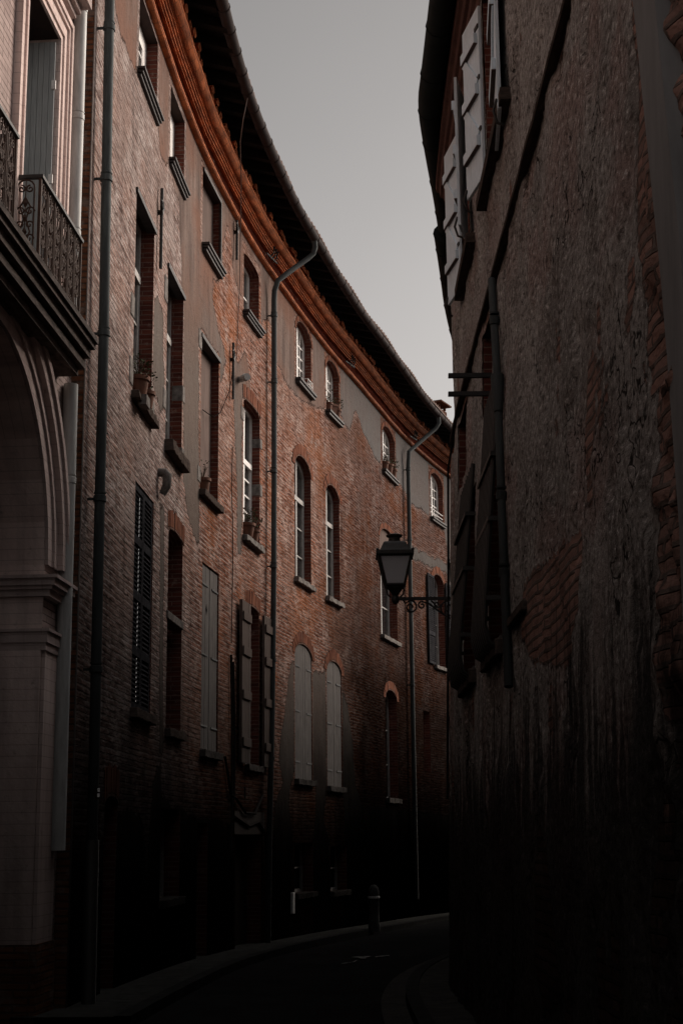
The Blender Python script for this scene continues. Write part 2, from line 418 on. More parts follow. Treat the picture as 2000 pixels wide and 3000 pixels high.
def mat_pink(name, joints=True, tint=(1,1,1)):
    m = NT(name, 1., 0.02); uv = m.uv()
    base = m.mix(m.rng(m.noise(uv, .8, 5), .35, .65), (.45*tint[0],.36*tint[1],.335*tint[2]), (.36*tint[0],.275*tint[1],.255*tint[2]))
    st = m.noise(m.mapping(uv, (4,.4,1)), 1.5, 5)
    base = m.mix(m.rng(st, .45, .75, 0, .5), base, (.16,.13,.118))
    if joints:
        b = m.n('ShaderNodeTexBrick', {'Vector': uv, 'Scale': 1., 'Mortar Size': .0055, 'Mortar Smooth': .3, 'Brick Width': .34, 'Row Height': .074})
        f = b.outputs['Fac']
        fade = m.rng(m.noise(uv, 1.1, 4), .3, .55, .35, 1.)
        base = m.mix(m.math('MULTIPLY', f, m.math('MULTIPLY', fade, .75)), base, (.07,.048,.042))
        tn = m.noise(m.mapping(uv, (3,13.5,1)), 1., 1)
        base = m.mul(base, m.rng(tn, .3, .7, .82, 1.12))
        m.bump(m.math('SUBTRACT', m.math('MULTIPLY', m.noise(uv, 20., 4), .5), f), .006)
    else:
        rows = m.n('ShaderNodeTexBrick', {'Vector': uv, 'Scale': 1., 'Mortar Size': .006, 'Mortar Smooth': .8, 'Brick Width': 9., 'Row Height': .11}).outputs['Fac']
        base = m.mix(m.math('MULTIPLY', rows, .35), base, (.10,.065,.055))
        m.bump(m.noise(uv, 16., 6), .006)
    base = m.mix(m.rng(m.noise(uv, 5., 7, .75), .60, .70, 0, .55), base, (.09,.07,.06))
    base = m.mul(base, grime_shade(m, -.3, 5.0, .22))
    return m.col(base)
M['pink'] = mat_pink('pink_painted_brick')
M['pinkplain'] = mat_pink('pink_painted_render', False, (1.75,1.80,1.80))
M['mould'] = mat_pink('moulded_stone_trim', False, (1.2,1.24,1.26))
M['blackstone'] = mat_simple('soot_black_stone', (.17,.135,.12), (.05,.04,.036), 6., .9, .15, (1,3,1), .01)

def mat_right():
    m = NT('rough_peeling_wall', 1., 0.); uv = m.uv()
    bc, bf, wv = brick_nodes(m, uv, (.34,.21,.175), (.21,.14,.12), (.16,.125,.11), .34, .066, .013, .012)
    n1 = m.noise(m.mapping(uv, (1.2,.8,1)), 1.2, 6, .65)
    pc = m.mix(m.rng(n1, .35, .65), (.45,.425,.40), (.25,.23,.215))
    pc = m.mix(m.rng(m.noise(m.mapping(uv,(1,1,1),(4,4,0)), .8, 5), .50, .60, 0, .9), pc, (.36,.28,.258))
    sp = m.noise(m.mapping(uv, (1,1.25,1)), 17., 7, .72)
    pc = m.mix(m.rng(sp, .51, .60, 0, .8), pc, (.10,.08,.072))
    pc = m.mix(m.rng(sp, .44, .38, 0, .7), pc, (.80,.77,.74))
    vor = m.n('ShaderNodeTexVoronoi', {'Vector': m.n('ShaderNodeVectorMath', {0: uv, 1: m.n('ShaderNodeTexNoise', {'Vector': uv, 'Scale': 2.5, 'Detail': 4.}).outputs['Color']}, operation='ADD').outputs[0], 'Scale': 2.6}, feature='DISTANCE_TO_EDGE').outputs['Distance']
    crk = m.math('MULTIPLY', m.rng(vor, .03, .012), m.rng(m.noise(uv, 1.3, 3), .5, .58))
    pc = m.mix(m.math('MULTIPLY', crk, .9), pc, (.02,.017,.015))
    sm = m.attr('smooth')
    pc = m.mix(m.rng(sm, .2, .6, 0, .85), pc, (.36,.305,.285))
    a = m.attr('plaster')
    a = m.math('ADD', a, m.math('MULTIPLY', m.math('SUBTRACT', m.noise(uv, 7., 7, .7), .5), .5))
    pm = m.rng(a, 0, .03)
    c = m.mix(pm, bc, pc)
    # black run-off at the foot of the wall
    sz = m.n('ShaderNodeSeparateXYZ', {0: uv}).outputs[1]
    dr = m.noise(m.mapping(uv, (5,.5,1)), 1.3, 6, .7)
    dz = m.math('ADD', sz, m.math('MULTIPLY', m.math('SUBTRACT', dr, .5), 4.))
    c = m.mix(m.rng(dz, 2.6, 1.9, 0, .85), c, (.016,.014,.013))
    c = m.mul(c, grime_shade(m, .0, 6.0, .30))
    h = m.n('ShaderNodeMix', {0: pm, 2: m.math('ADD', m.math('MULTIPLY', m.math('SUBTRACT', 1., bf), .8), m.math('MULTIPLY', m.noise(wv, 9., 5), .9)),
                              3: m.math('ADD', 1.9, m.math('ADD', m.math('MULTIPLY', sp, -1.0), m.math('MULTIPLY', m.noise(uv, 7., 6, .7), 1.1)))}, data_type='FLOAT').outputs[0]
    m.bump(h, .034)
    return m.col(c)
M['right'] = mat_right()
M['cement'] = mat_simple('grey_cement', (.36,.365,.365), (.27,.272,.272), 2., .95, 0., (3,.5,1), .004, g=dict(z0=.3, z1=8., lo=.35))
M['redcornice'] = mat_simple('dark_red_cornice', (.15,.075,.06), (.085,.045,.038), 5., .9, .15, (1,2,1), .01)
M['dgutter'] = mat_simple('dark_green_gutter', (.018,.022,.021), (.010,.012,.012), 4., .8, .1, bump=.001)
M['roughdark'] = mat_simple('dark_ledge_stone', (.10,.08,.07), (.05,.04,.036), 6., .9, 0., (1,3,1), .01, g=dict(z0=.2, z1=7., lo=.5))

def mat_ground(name, c, c2, joints=None):
    m = NT(name, 1., 0.); v = m.obj()
    n = m.noise(v, 5., 7, .7); k = m.mix(m.rng(n, .35, .65), c, c2)
    k = m.mix(m.rng(m.noise(v, .7, 4), .4, .65, 0, .6), k, tuple(q * .5 for q in c))
    h = m.noise(v, 40., 5)
    if joints:
        b = m.n('ShaderNodeTexBrick', {'Vector': m.mapping(v, (1,1,1), (0,0,0)), 'Scale': 1., 'Mortar Size': .008, 'Brick Width': joints[0], 'Row Height': joints[1]})
        k = m.mix(b.outputs['Fac'], k, (.02,.02,.02)); h = m.math('SUBTRACT', m.math('MULTIPLY', h, .3), b.outputs['Fac'])
    m.bump(h, .006)
    return m.col(k)
M['asphalt'] = mat_ground('worn_asphalt', (.010,.010,.010), (.006,.006,.006))
M['pave'] = mat_ground('paving_slabs', (.028,.028,.026), (.012,.012,.0115), (.6,.9))
M['kerb'] = mat_ground('kerb_granite', (.018,.018,.0175), (.010,.010,.0098))
M['cobble'] = mat_ground('gutter_cobbles', (.03,.029,.027), (.014,.0135,.013), (.12,.16))
M['paint'] = mat_simple('worn_road_paint', (.12,.12,.115), (.03,.03,.03), 9., .95, .0, coord='obj')
M['frost'] = mat_simple('frosted_lantern_glass', (.86,.92,1.0), (.80,.86,.93), 2., .35, .4, bump=0)
def frost():
    m = M['frost']; t = m.node_tree; b = t.nodes['Principled BSDF']; o = t.nodes['Material Output']
    tr = t.nodes.new('ShaderNodeBsdfTranslucent'); tr.inputs[0].default_value = (.92,.96,1.,1)
    mx = t.nodes.new('ShaderNodeMixShader'); mx.inputs[0].default_value = .7
    t.links.new(b.outputs[0], mx.inputs[1]); t.links.new(tr.outputs[0], mx.inputs[2]); t.links.new(mx.outputs[0], o.inputs[0])
frost()
M['bollard'] = mat_simple('grey_cast_bollard', (.024,.024,.024), (.014,.014,.014), 9., .9, .03, coord='obj')
M['whitebox'] = mat_simple('white_plastic', (.28,.28,.27), (.2,.2,.2), 9., .5, .3, bump=0)
M['red'] = mat_simple('dull_sticker', (.5,.5,.48), (.1,.1,.1), 30., .6, .3, bump=0)

# ------------------------------------------------------------------ polygons -> signed distance
def sdf(polys, X, Z):
    best = np.full(X.shape, -9.)
    for P in polys:
        P = np.array(P); Q = np.roll(P, -1, 0)
        d = np.full(X.shape, 9.); ins = np.zeros(X.shape, bool)
        for (x0, y0), (x1, y1) in zip(P, Q):
            dx, dy = x1 - x0, y1 - y0; L = dx*dx + dy*dy + 1e-12
            t = np.clip(((X - x0)*dx + (Z - y0)*dy) / L, 0, 1)
            d = np.minimum(d, np.hypot(X - x0 - t*dx, Z - y0 - t*dy))
            c = ((y0 > Z) != (y1 > Z)) & (X < dx * (Z - y0) / (dy + 1e-12) + x0)
            ins ^= c
        best = np.maximum(best, np.where(ins, d, -d))
    return best

def arc_z(op, s):
    s0, s1, zb, zt, rise = op[:5]
    if not rise: return zt
    t = (s - (s0 + s1) / 2) / ((s1 - s0) / 2)
    return zt - rise + rise * math.sqrt(max(0, 1 - t*t))

def lines(a, b, fixed, step):
    L = sorted(set([round(a,4), round(b,4)] + [round(q,4) for q in fixed if a < q < b]))
    L = [q for i, q in enumerate(L) if i == 0 or q - L[i-1] > .004]
    out = []
    for p, q in zip(L[:-1], L[1:]):
        n = max(1, int(math.ceil((q - p) / step)))
        out += [p + (q - p) * i / n for i in range(n)]
    return out + [L[-1]]

def wall_mesh(f, s0, s1, z0, z1, ops, depth, step, attrfn=None, dispfn=None, extra_s=()):
    """grid wall with rectangular / arched openings and reveals. ops: (s0,s1,zb,zt,rise[,depth])"""
    mb = MB(f)
    SX = lines(s0, s1, [q for o in ops for q in o[:2]] + list(extra_s), step)
    ZX = lines(z0, z1, [q for o in ops for q in (o[2], o[3])] + [o[3]-o[4] for o in ops if o[4]] + [6.02], step)
    nz = len(ZX); Ls = []
    for s in SX:
        for z in ZX:
            o = dispfn(s, z) if dispfn else 0
            Ls.append((s, z)); mb.v.append(f(s, z, o))
    for i in range(len(SX) - 1):
        for j in range(nz - 1):
            cs, cz = (SX[i] + SX[i+1]) / 2, (ZX[j] + ZX[j+1]) / 2
            if any(o[0] < cs < o[1] and o[2] < cz < o[3] for o in ops): continue
            a, b, c, d = i*nz+j, (i+1)*nz+j, (i+1)*nz+j+1, i*nz+j+1
            mb.fc.append([a,b,c,d]); mb.uv.append([Ls[a],Ls[b],Ls[c],Ls[d]]); mb.mi.append(0); mb.sm.append(bool(dispfn))
    def extra(loc, mat):
        i0 = len(mb.v)
        for p in loc: mb.v.append(f(*p)); Ls.append((p[0], p[1]))
        mb.fc.append(list(range(i0, i0 + len(loc)))); mb.uv.append(mb.boxuv(loc)); mb.mi.append(mat); mb.sm.append(False)
    for o in ops:
        a, b, zb, zt, rise = o[:5]; dp = o[5] if len(o) > 5 else depth
        zs = zt - rise
        extra([(a,zb,0),(a,zs,0),(a,zs,-dp),(a,zb,-dp)], 1)
        extra([(b,zs,0),(b,zb,0),(b,zb,-dp),(b,zs,-dp)], 1)
        extra([(a,zb,0),(a,zb,-dp),(b,zb,-dp),(b,zb,0)], 1)
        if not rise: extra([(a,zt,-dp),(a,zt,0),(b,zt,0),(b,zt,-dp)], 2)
        else:
            n = 14; pts = []
            for k in range(n + 1):
                s = (a + b) / 2 - math.cos(math.pi * k / n) * (b - a) / 2
                pts.append((s, arc_z(o, s)))
            for (p, q) in zip(pts[:-1], pts[1:]):
                extra([(p[0],p[1],-dp),(p[0],p[1],0),(q[0],q[1],0),(q[0],q[1],-dp)], 1)
                extra([(p[0],p[1],0),(p[0],zt,0),(q[0],zt,0),(q[0],q[1],0)] if p[1] < zt - 1e-4 or q[1] < zt - 1e-4 else [(p[0],p[1],0),(p[0],zt+.001,0),(q[0],zt+.001,0)], 0)
    L = np.array(Ls)
    return mb, L

# window joinery -----------------------------------------------------------------
def window(f, parent, op, dep, mat, cols=1, rows=3, fw=.06, transom=None, label=None, leafs=2, name='window', glass=None):
    a, b, zb, zt, rise = op[:5]; mb = MB(f); o0, o1 = -dep - .03, -dep + .03
    c = (a + b) / 2; n = 12
    mb.box(a, a+fw, zb, zt-rise, o0, o1); mb.box(b-fw, b, zb, zt-rise, o0, o1); mb.box(a+fw, b-fw, zb, zb+fw*1.3, o0, o1)
    if rise:
        for k in range(n):
            t0, t1 = -math.cos(math.pi*k/n), -math.cos(math.pi*(k+1)/n)
            sa, sb = c + t0*(b-a)/2, c + t1*(b-a)/2
            ia, ib = c + t0*((b-a)/2-fw), c + t1*((b-a)/2-fw)
            za, zb_ = arc_z(op, sa), arc_z(op, sb); zia, zib = max(za-fw, zt-rise), max(zb_-fw, zt-rise)
            mb.face([(ia,zia,o1),(ib,zib,o1),(sb,zb_,o1),(sa,za,o1)])
            mb.face([(ia,zia,o0),(ib,zib,o0),(ib,zib,o1),(ia,zia,o1)])
    else: mb.box(a+fw, b-fw, zt-fw, zt, o0, o1)
    edges = [a+fw, c, b-fw] if leafs == 2 else [a+fw, b-fw]
    if leafs == 2: mb.box(c-.045, c+.045, zb+fw*1.3, arc_z(op, c)-fw, o0, o1+.01)
    zr = transom or (zt - rise*.5 if rise else zt)
    if transom: mb.box(a+fw, b-fw, transom-.05, transom+.05, o0, o1+.02)
    for l in range(len(edges)-1):
        e0, e1 = edges[l], edges[l+1]
        for k in range(1, cols):
            s = e0 + (e1-e0)*k/cols; mb.box(s-.014, s+.014, zb+fw, arc_z(op, s)-fw, o0+.01, o1-.01)
        for st in (e0+.001, e1-.046):   # leaf stiles
            mb.box(st, st+.045, zb+fw*1.3, min(zr, zt-rise)-.001, o0+.004, o1-.004)
    for k in range(1, rows):
        z = zb + (zr - zb) * k / rows
        mb.box(a+fw, b-fw, z-.014, z+.014, o0+.011, o1-.012)
    w = mb.build(name, mat, parent)
    if label: w['label'] = label
    pb = MB(f); pts = [(a,zb,-dep-.012),(b,zb,-dep-.012)]
    if rise: pts += [(c + math.cos(math.pi*k/n)*(b-a)/2, arc_z(op, c + math.cos(math.pi*k/n)*(b-a)/2), -dep-.012) for k in range(n+1)]
    else: pts += [(b,zt,-dep-.012),(a,zt,-dep-.012)]
    pb.face(pts); pb.build('pane', glass or M['glass'], w)
    return w

def sill(f, parent, op, mat, proj=.11, h=.10, ext=.07, steps=2, mat2=None, name='sill'):
    a, b, zb = op[:3]; mb = MB(f)
    z = zb + .005
    for k in range(steps):
        hh = h / steps; e = ext - k*.015
        mb.box(a - e, b + e, z - hh + .006, z, -.16, proj - k*.028, .3 if steps > 1 else .07); z -= hh
    if steps == 1: mb.jitter(.022, 9.)
    return mb.build(name, mat, parent, bevel=.006)

def arch_ring(f, parent, op, w=.24, n=17, mat=None, o1=.012):
    """rubbed brick voussoirs over an opening"""
    a, b, zb, zt, rise = op[:5]; c = (a+b)/2; hw = (b-a)/2; mb = MB(f); r = rise or .10
    flat = rise < .2
    if flat: n = max(7, int((b-a+.1)/.085))
    t_of = lambda t: math.acos(max(-1, min(1, 1 - 2*(1 - t/math.pi))))
    for k in range(n):
        t0 = math.pi*(1 - (k+.04)/n); t1 = math.pi*(1 - (k+.96)/n)
        def P(t, e):
            if flat:
                x = -math.cos(t_of(t))
                return (c + x*(hw+.05)*(1 + .22*e), arc_z((a-.06,b+.06,zb,zt,rise), min(max(c + x*(hw+.05), a-.059), b+.059)) + e)
            if rise: return (c + math.cos(t)*(hw+e*.85), zt - r + math.sin(t)*(r+e))
            u = math.cos(t); return (c + u*hw*1.04 + u*e*.35, zt + e + .0)
        jw = w * (1 + random.uniform(-.08,.08))
        q = [P(t0,.004), P(t1,.004), P(t1,jw), P(t0,jw)]; oo = o1 + random.uniform(-.004,.006)
        L = [(p[0],p[1],oo) for p in q]
        u0 = random.random()*5
        mb.face(L, uv=[(u0,0),(u0+.06,0),(u0+.06,.06),(u0,.06)])
        for i in range(4):
            j = (i+1) % 4
            mb.face([(q[i][0],q[i][1],-.01),(q[j][0],q[j][1],-.01),(q[j][0],q[j][1],oo),(q[i][0],q[i][1],oo)])
    return mb.build('brick_arch', mat or M['arch'], parent)

def plank_leaf(f, parent, a, b, zb, zt, o, th, mat, n=4, battens=(), top=None, hinges=(), label=None, bt=.03, bh=.09, bmat=None):
    """ledged plank shutter, one mesh of boards; battens and strap hinges are sub-parts"""
    mb = MB(f); w = (b - a) / n
    for k in range(n):
        s0, s1 = a + k*w + .003, a + (k+1)*w - .003
        if top:
            z0_, z1_ = top(s0), top(s1)
            jit = random.uniform(-.002,.003)
            for (p, q) in (((s0,s1),(z0_,z1_)),):
                mb.face([(s0,zb,o+th+jit),(s1,zb,o+th+jit),(s1,z1_,o+th+jit),(s0,z0_,o+th+jit)])
                mb.face([(s0,zb,o),(s0,zb,o+th+jit),(s0,z0_,o+th+jit),(s0,z0_,o)]); mb.face([(s1,zb,o+th+jit),(s1,zb,o),(s1,z1_,o),(s1,z1_,o+th+jit)])
                mb.face([(s0,z0_,o+th+jit),(s1,z1_,o+th+jit),(s1,z1_,o),(s0,z0_,o)]); mb.face([(s0,zb,o),(s1,zb,o),(s1,zb,o+th+jit),(s0,zb,o+th+jit)])
        else: mb.box(s0, s1, zb, zt, o, o + th + random.uniform(-.003,.003))
    sh = mb.build('shutter', mat, parent)
    if label: sh['label'] = label
    for z in battens:
        bb = MB(f); bb.box(a+.03, b-.03, z-bh/2, z+bh/2, o+th+.001, o+th+bt); bb.build('batten', bmat or mat, sh, bevel=.004)
    for (z, x0, x1) in hinges:
        hb = MB(f); hb.box(x0, x1, z-.014, z+.014, o+th+.002, o+th+.014); hb.build('strap_hinge', M['iron'], sh)
    return sh

def louvre_leaf(f, parent, a, b, zb, zt, o, mat, nrail=4, label=None, hingeside=None):
    mb = MB(f); fw = .055; th = .04
    mb.box(a+.002, a+fw, zb, zt, o, o+th); mb.box(b-fw, b-.002, zb, zt, o, o+th)
    zs = [zb + (zt-zb)*k/nrail for k in range(nrail+1)]
    for i, z in enumerate(zs):
        hh = .09 if 0 < i < nrail else .07
        lo = max(zb, z-hh/2) if i else zb; hi = min(zt, z+hh/2) if i < nrail else zt
        if i == 0: hi = zb+hh
        if i == nrail: lo = zt-hh
        mb.box(a+fw, b-fw, lo, hi, o+.002, o+th-.002)
    for z0_, z1_ in zip(zs[:-1], zs[1:]):
        z = z0_ + .06
        while z < z1_ - .06:
            mb.face([(a+fw,z,o+th-.004),(b-fw,z,o+th-.004),(b-fw,z+.045,o+.004),(a+fw,z+.045,o+.004)])
            mb.face([(a+fw,z-.012,o+th-.004),(b-fw,z-.012,o+th-.004),(b-fw,z,o+th-.004),(a+fw,z,o+th-.004)])
            z += .058
    mb.box(a+fw, b-fw, zb+.05, zt-.05, o-.012, o-.004)
    sh = mb.build('shutter', mat, parent)
    if label: sh['label'] = label
    return sh

def downpipe(f, parent, path, r, mat, collars=(), label=None, joint=.012):
    mb = MB(f); mb.tube(path, r, 12)
    p = mb.build('downpipe', mat, parent)
    if label: p['label'] = label
    for (s, z, o) in collars:
        cb = MB(f); cb.tube([(s,z-.035,o),(s,z-.03,o),(s,z+.03,o),(s,z+.035,o)], [r*1.02, r+joint, r+joint, r*1.02], 12)
        cb.tube([(s,z+.055,o),(s,z+.07,o)], r+joint*.7, 12)
        cb.box(s-.012, s+.012, z-.012, z+.012, -.02, max(.01, o-r))
        cb.build('pipe_collar', mat, p)
    return p

# ================================================================== BRICK BUILDING (left, curved)
def gz(f, s):
    p = f(s, 0, 0); return ground_z(p[1])
b0 = FL(12, 0, 0)
BL = thing('brick_building', 'long curved old brick building with orange cornice and patched grey render', 'building', loc=(b0[0], b0[1], ground_z(b0[1])))
DEP = .18
A = {'A1':(2.62,3.95,11.3,12.42,0),'A2':(5.0,6.15,11.2,12.36,0),'A3':(7.65,8.95,11.02,12.28,0),'A4':(10.85,12.05,11.03,12.22,.10),
     'A5':(15.0,16.3,11.03,12.42,.30),'A6':(17.62,18.76,11.08,12.38,.30),'A7':(23.1,24.6,11.02,12.32,.32),'A8':(28.5,29.85,10.85,12.3,.32)}
B = {'B1':(2.68,3.95,6.97,9.63,0),'B2':(5.0,6.25,6.98,9.55,0),'B3':(7.68,8.98,6.92,9.45,0),'B4':(10.88,12.12,6.84,9.4,.08),
     'B5':(14.83,16.2,6.76,9.42,.30),'B6':(17.5,18.68,6.78,9.4,.28),'B7':(22.65,24.55,6.6,9.46,.32),'B8':(28.55,29.7,6.45,9.2,.30)}
Cc = {'C1':(3.0,4.25,3.13,5.93,0,.10),'C2':(5.36,6.45,3.06,5.86,.10),'C3':(7.92,9.1,2.92,5.82,0,.10),'C4':(11.13,12.1,2.85,5.66,.10),
      'C5':(14.8,16.2,2.73,5.46,.24,.10),'C6':(17.47,18.7,2.67,5.40,.24,.10),'C7':(23.0,24.3,2.54,5.28,.24),'C8':(27.2,27.9,3.34,5.05,0),'C9':(29.85,30.6,3.17,5.06,0)}
Dd = {'D0':(1.62,2.3,-.6,2.07,.12,.3),'D1':(5.12,6.52,.82,2.0,0),'D2':(7.75,8.47,-.6,1.84,0,.3),'D3':(10.42,12.25,-.7,1.66,0,.3),
      'D4':(14.74,16.22,.54,1.5,0),'D5':(17.67,19.0,.47,1.42,0)}
OPS = list(A.values()) + list(B.values()) + list(Cc.values()) + list(Dd.values())
PL = [[(.8,12.9),(.8,11.9),(1.04,11.35),(1.38,11.12),(2.1,11.1),(2.5,11.2),(4.08,11.24),(4.25,10.89),(4.72,11.0),(4.9,11.1),(5.3,10.95),(5.78,10.91),(6.08,9.94),(6.4,7.31),(6.44,6.8),(6.71,6.4),(7.34,6.1),(7.5,5.93),(7.7,6.09),(7.63,6.55),(7.6,7.09),(7.45,9.3),(7.7,9.6),(8.94,9.55),(9.05,9.0),(9.25,9.2),(9.44,9.58),(9.3,9.8),(8.84,10.0),(8.44,10.37),(8.5,10.7),(8.9,10.85),(9.05,11.1),(9.25,11.63),(9.52,12.19),(9.91,11.9),(10.0,11.48),(10.19,11.3),(10.45,11.25),(10.7,11.2),(12.2,11.1),(12.35,11.4),(12.7,11.53),(13.1,11.5),(13.35,10.9),(13.91,10.72),(14.64,10.62),(15.0,10.65),(16.4,10.8),(16.85,10.94),(17.3,10.98),(18.9,11.3),(19.66,11.12),(20.27,11.82),(21.26,11.43),(22.2,11.15),(22.73,11.08),(24.84,11.1),(25.73,11.0),(26.39,10.77),(27.55,10.85),(28.36,10.83),(29.92,10.7),(30.25,10.0),(30.2,9.6),(30.5,5),(30.6,0),(41,0),(41,12.9)],
  [(4.04,8.66),(4.15,8.85),(4.67,8.7),(4.84,7.4),(4.6,7.2),(4.03,7.6)],
  [(10.95,10.3),(10.5,9.87),(9.99,9.95),(10.05,9.2),(10.2,8.65),(10.38,7.76),(10.45,6.4),(10.75,6.5),(10.76,9.1),(10.9,9.55),(11.44,9.55),(11.3,10.0)],
  [(14.52,5.05),(14.21,4.48),(13.87,3.72),(13.5,3.03),(13.86,2.6),(13.3,2.25),(13.0,1.0),(13.0,-.6),(14.2,-.6),(14.6,1.5),(14.3,2.3),(14.4,2.6),(14.7,2.75),(14.75,5.0)],
  [(16.25,5.0),(17.4,5.1),(17.4,2.69),(17.1,2.0),(17.55,1.5),(17.6,-.6),(16.2,-.6),(16.2,1.5),(16.42,2.0),(16.5,2.6),(16.25,2.75)],
  [(18.75,4.95),(19.17,4.6),(19.66,3.6),(19.8,2.74),(20.5,2.3),(30,2.2),(30,-1),(18.7,-1),(18.9,2.2),(18.75,2.6)],
  [(2.3,-.6),(2.35,1.85),(3.05,1.95),(3.9,1.84),(4.2,.9),(4.5,2.3),(5.0,2.6),(5.1,2.1),(6.6,2.0),(7.6,1.9),(8.7,1.9),(10.3,1.8),(10.3,-.6)],
  [(4.72,6.0),(5.0,6.0),(5.2,2.7),(4.95,2.7)], [(26.2,9.55),(30.2,9.72),(30.2,9.42),(26.2,9.22)], [(9.95,12.6),(10.75,12.6),(10.7,11.2),(10.1,11.5)]]
NOPL = [[(o[0]-.14,o[2]-.02),(o[1]+.14,o[2]-.02),(o[1]+.14,o[3]+.14),(o[0]-.14,o[3]+.14)] for o in list(A.values())] + \
       [[(o[0]-.07,o[2]-.02),(o[1]+.07,o[2]-.02),(o[1]+.07,o[3]+.1),(o[0]-.07,o[3]+.1)] for o in list(B.values())+list(Cc.values())]
mb, L = wall_mesh(FL, .02, 39.5, -1.6, 12.62, OPS, .32, .14)
pl = np.minimum(sdf(PL, L[:,0], L[:,1]), -sdf(NOPL, L[:,0], L[:,1]) * 2.5)
# the return of the brick wall that stands proud of the pink building
for z0_, z1_ in zip(np.arange(-1.6, 13.4, .5), np.arange(-1.1, 13.9, .5)):
    i0 = len(mb.v); q = [(.02,z0_,-.9),(.02,z0_,0),(.02,z1_,0),(.02,z1_,-.9)]
    mb.v += [FL(*p) for p in q]; mb.fc.append([i0,i0+1,i0+2,i0+3]); mb.uv.append(mb.boxuv(q)); mb.mi.append(3); mb.sm.append(False)
i0 = len(mb.v)
pl = np.concatenate([pl, np.full(len(mb.v) - len(pl), -1.)])
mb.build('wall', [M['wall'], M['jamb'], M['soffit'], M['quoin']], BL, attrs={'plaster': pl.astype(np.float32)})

# cornice
def jit(x, z): return .008 * mnoise.noise(Vector((x*.9, z*3, 0))) + .006 * mnoise.noise(Vector((x*5, z*7, 3)))
prof = [(0,12.49),(.03,12.49)]
prof += [(.05 + .05*math.sin(t), 12.545 - .05*math.cos(t)) for t in np.linspace(.2, math.pi-.2, 6)]
mats = [0] * (len(prof) - 1)
prof += [(.02,12.60),(.02,12.84)]; mats += [0, 1]
for (o, z) in ((.085,12.84),(.085,12.865),(.115,12.87),(.12,12.895),(.145,12.90),(.15,12.925),(.175,12.93),(.18,12.955)): prof.append((o,z)); mats.append(0)
prof += [(.19 + .125*math.sin(t), 13.075 - .12*math.cos(t)) for t in np.linspace(.1, math.pi-.1, 8)]; mats += [0]*8
prof += [(.0,13.22)]; mats += [0]
mats = mats[:len(prof)-1]
cb = MB(FL); cb.sweep(prof, .02, 39.5, .3, mats=mats, jit=jit)
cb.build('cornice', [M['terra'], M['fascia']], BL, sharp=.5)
tb = MB(FL)   # row of half-round tile ends above the cornice
s = .3
while s < 39.4:
    w = .1 + random.uniform(-.02,.012); oo = .31 + random.uniform(-.045,.04); zz = 13.2 + random.uniform(-.012,.012); n = 6
    for k in range(n):
        t0, t1 = math.pi*k/n, math.pi*(k+1)/n
        p0 = (s - math.cos(t0)*w, zz + .02 + math.sin(t0)*.05); p1 = (s - math.cos(t1)*w, zz + .02 + math.sin(t1)*.05)
        tb.face([(p0[0],p0[1],oo),(p1[0],p1[1],oo),(p1[0],p1[1],0),(p0[0],p0[1],0)], smooth=True)
        tb.face([(p0[0],p0[1],oo),(s,zz-.01,oo),(p1[0],p1[1],oo)])
    tb.face([(s-w,zz+.02,0),(s-w,zz+.02,oo),(s+w,zz+.02,oo),(s+w,zz+.02,0)]); tb.face([(s-w,zz+.02,oo),(s-w,zz-.02,oo-.02),(s+w,zz-.02,oo-.02),(s+w,zz+.02,oo)])
    s += .215
tb.build('eave_tile_row', M['terra'], BL)

# eaves
eb = MB(FL); eb.sweep([(-.2,13.78),(.84,13.475),(.84,13.50),(-.2,13.81)], .02, 39.5, .5, closed=True, smooth=False)
eb.build('eave_boards', M['wood'], BL)
s = .5
while s < 38.5:
    rbm = MB(FL); w = random.uniform(.055,.075); e = .74 + random.uniform(-.05,.06)
    q = lambda ss, o, lo: (ss, 13.74 - .293*(o+.07) - (.15 if lo else .012), o)
    for (a, c_) in ((s-w, s+w),):
        L8 = [q(a,.0,1), q(c_,.0,1), q(c_,e,1), q(a,e,1), q(a,.0,0), q(c_,.0,0), q(c_,e,0), q(a,e,0)]
        for ix in ((0,3,2,1),(4,5,6,7),(0,1,5,4),(1,2,6,5),(2,3,7,6),(3,0,4,7)): rbm.face([L8[i] for i in ix])
    rbm.build('rafter', M['wood'], BL); s += .55 + random.uniform(-.06,.06)
rf = MB(FL)   # canal tiles: undulating sheet
SS = np.arange(.02, 39.5, .036); OO = [.86,.84,.3,-.6,-1.6,-3.0,-5.5]
base = 0
for i, s in enumerate(SS):
    ph = s / .215; k = int(ph); wob = .012 * math.sin(k*12.9898) ; u = (ph % 1) * 2 - 1
    hgt = .075 * math.sqrt(max(0, 1 - (u/.72)**2)) if abs(u) < .72 else -.02
    for j, o in enumerate(OO):
        z = 13.52 + (.84 - o) * .30 + hgt + wob
        if j == 0: z = 13.50 + min(hgt, 0)*.2
        rf.v.append(FL(s, z, o + (wob if j < 2 else 0)))
nO = len(OO)
for i in range(len(SS) - 1):
    for j in range(nO - 1):
        a = i*nO + j; rf.fc.append([a, a+nO, a+nO+1, a+1]); rf.mi.append(0); rf.sm.append(True)
        rf.uv.append([(SS[i],OO[j]),(SS[i+1],OO[j]),(SS[i+1],OO[j+1]),(SS[i],OO[j+1])])
roof = rf.build('roof', M['tile'], BL)
chb = MB(FL); chb.box(32.5, 33.1, 14.0, 15.42, -1.5, -.95); chb.box(32.58,33.02,15.42,15.46,-1.42,-1.02); chb.box(32.52,32.6,15.46,15.6,-1.48,-1.4); chb.box(33.0,33.08,15.46,15.6,-1.48,-1.4); chb.box(32.52,32.6,15.46,15.6,-1.05,-.97); chb.box(33.0,33.08,15.46,15.6,-1.05,-.97); chb.box(32.36,33.24,15.6,15.66,-1.62,-.83)
chb.build('chimney', M['quoin'], roof, bevel=.01)
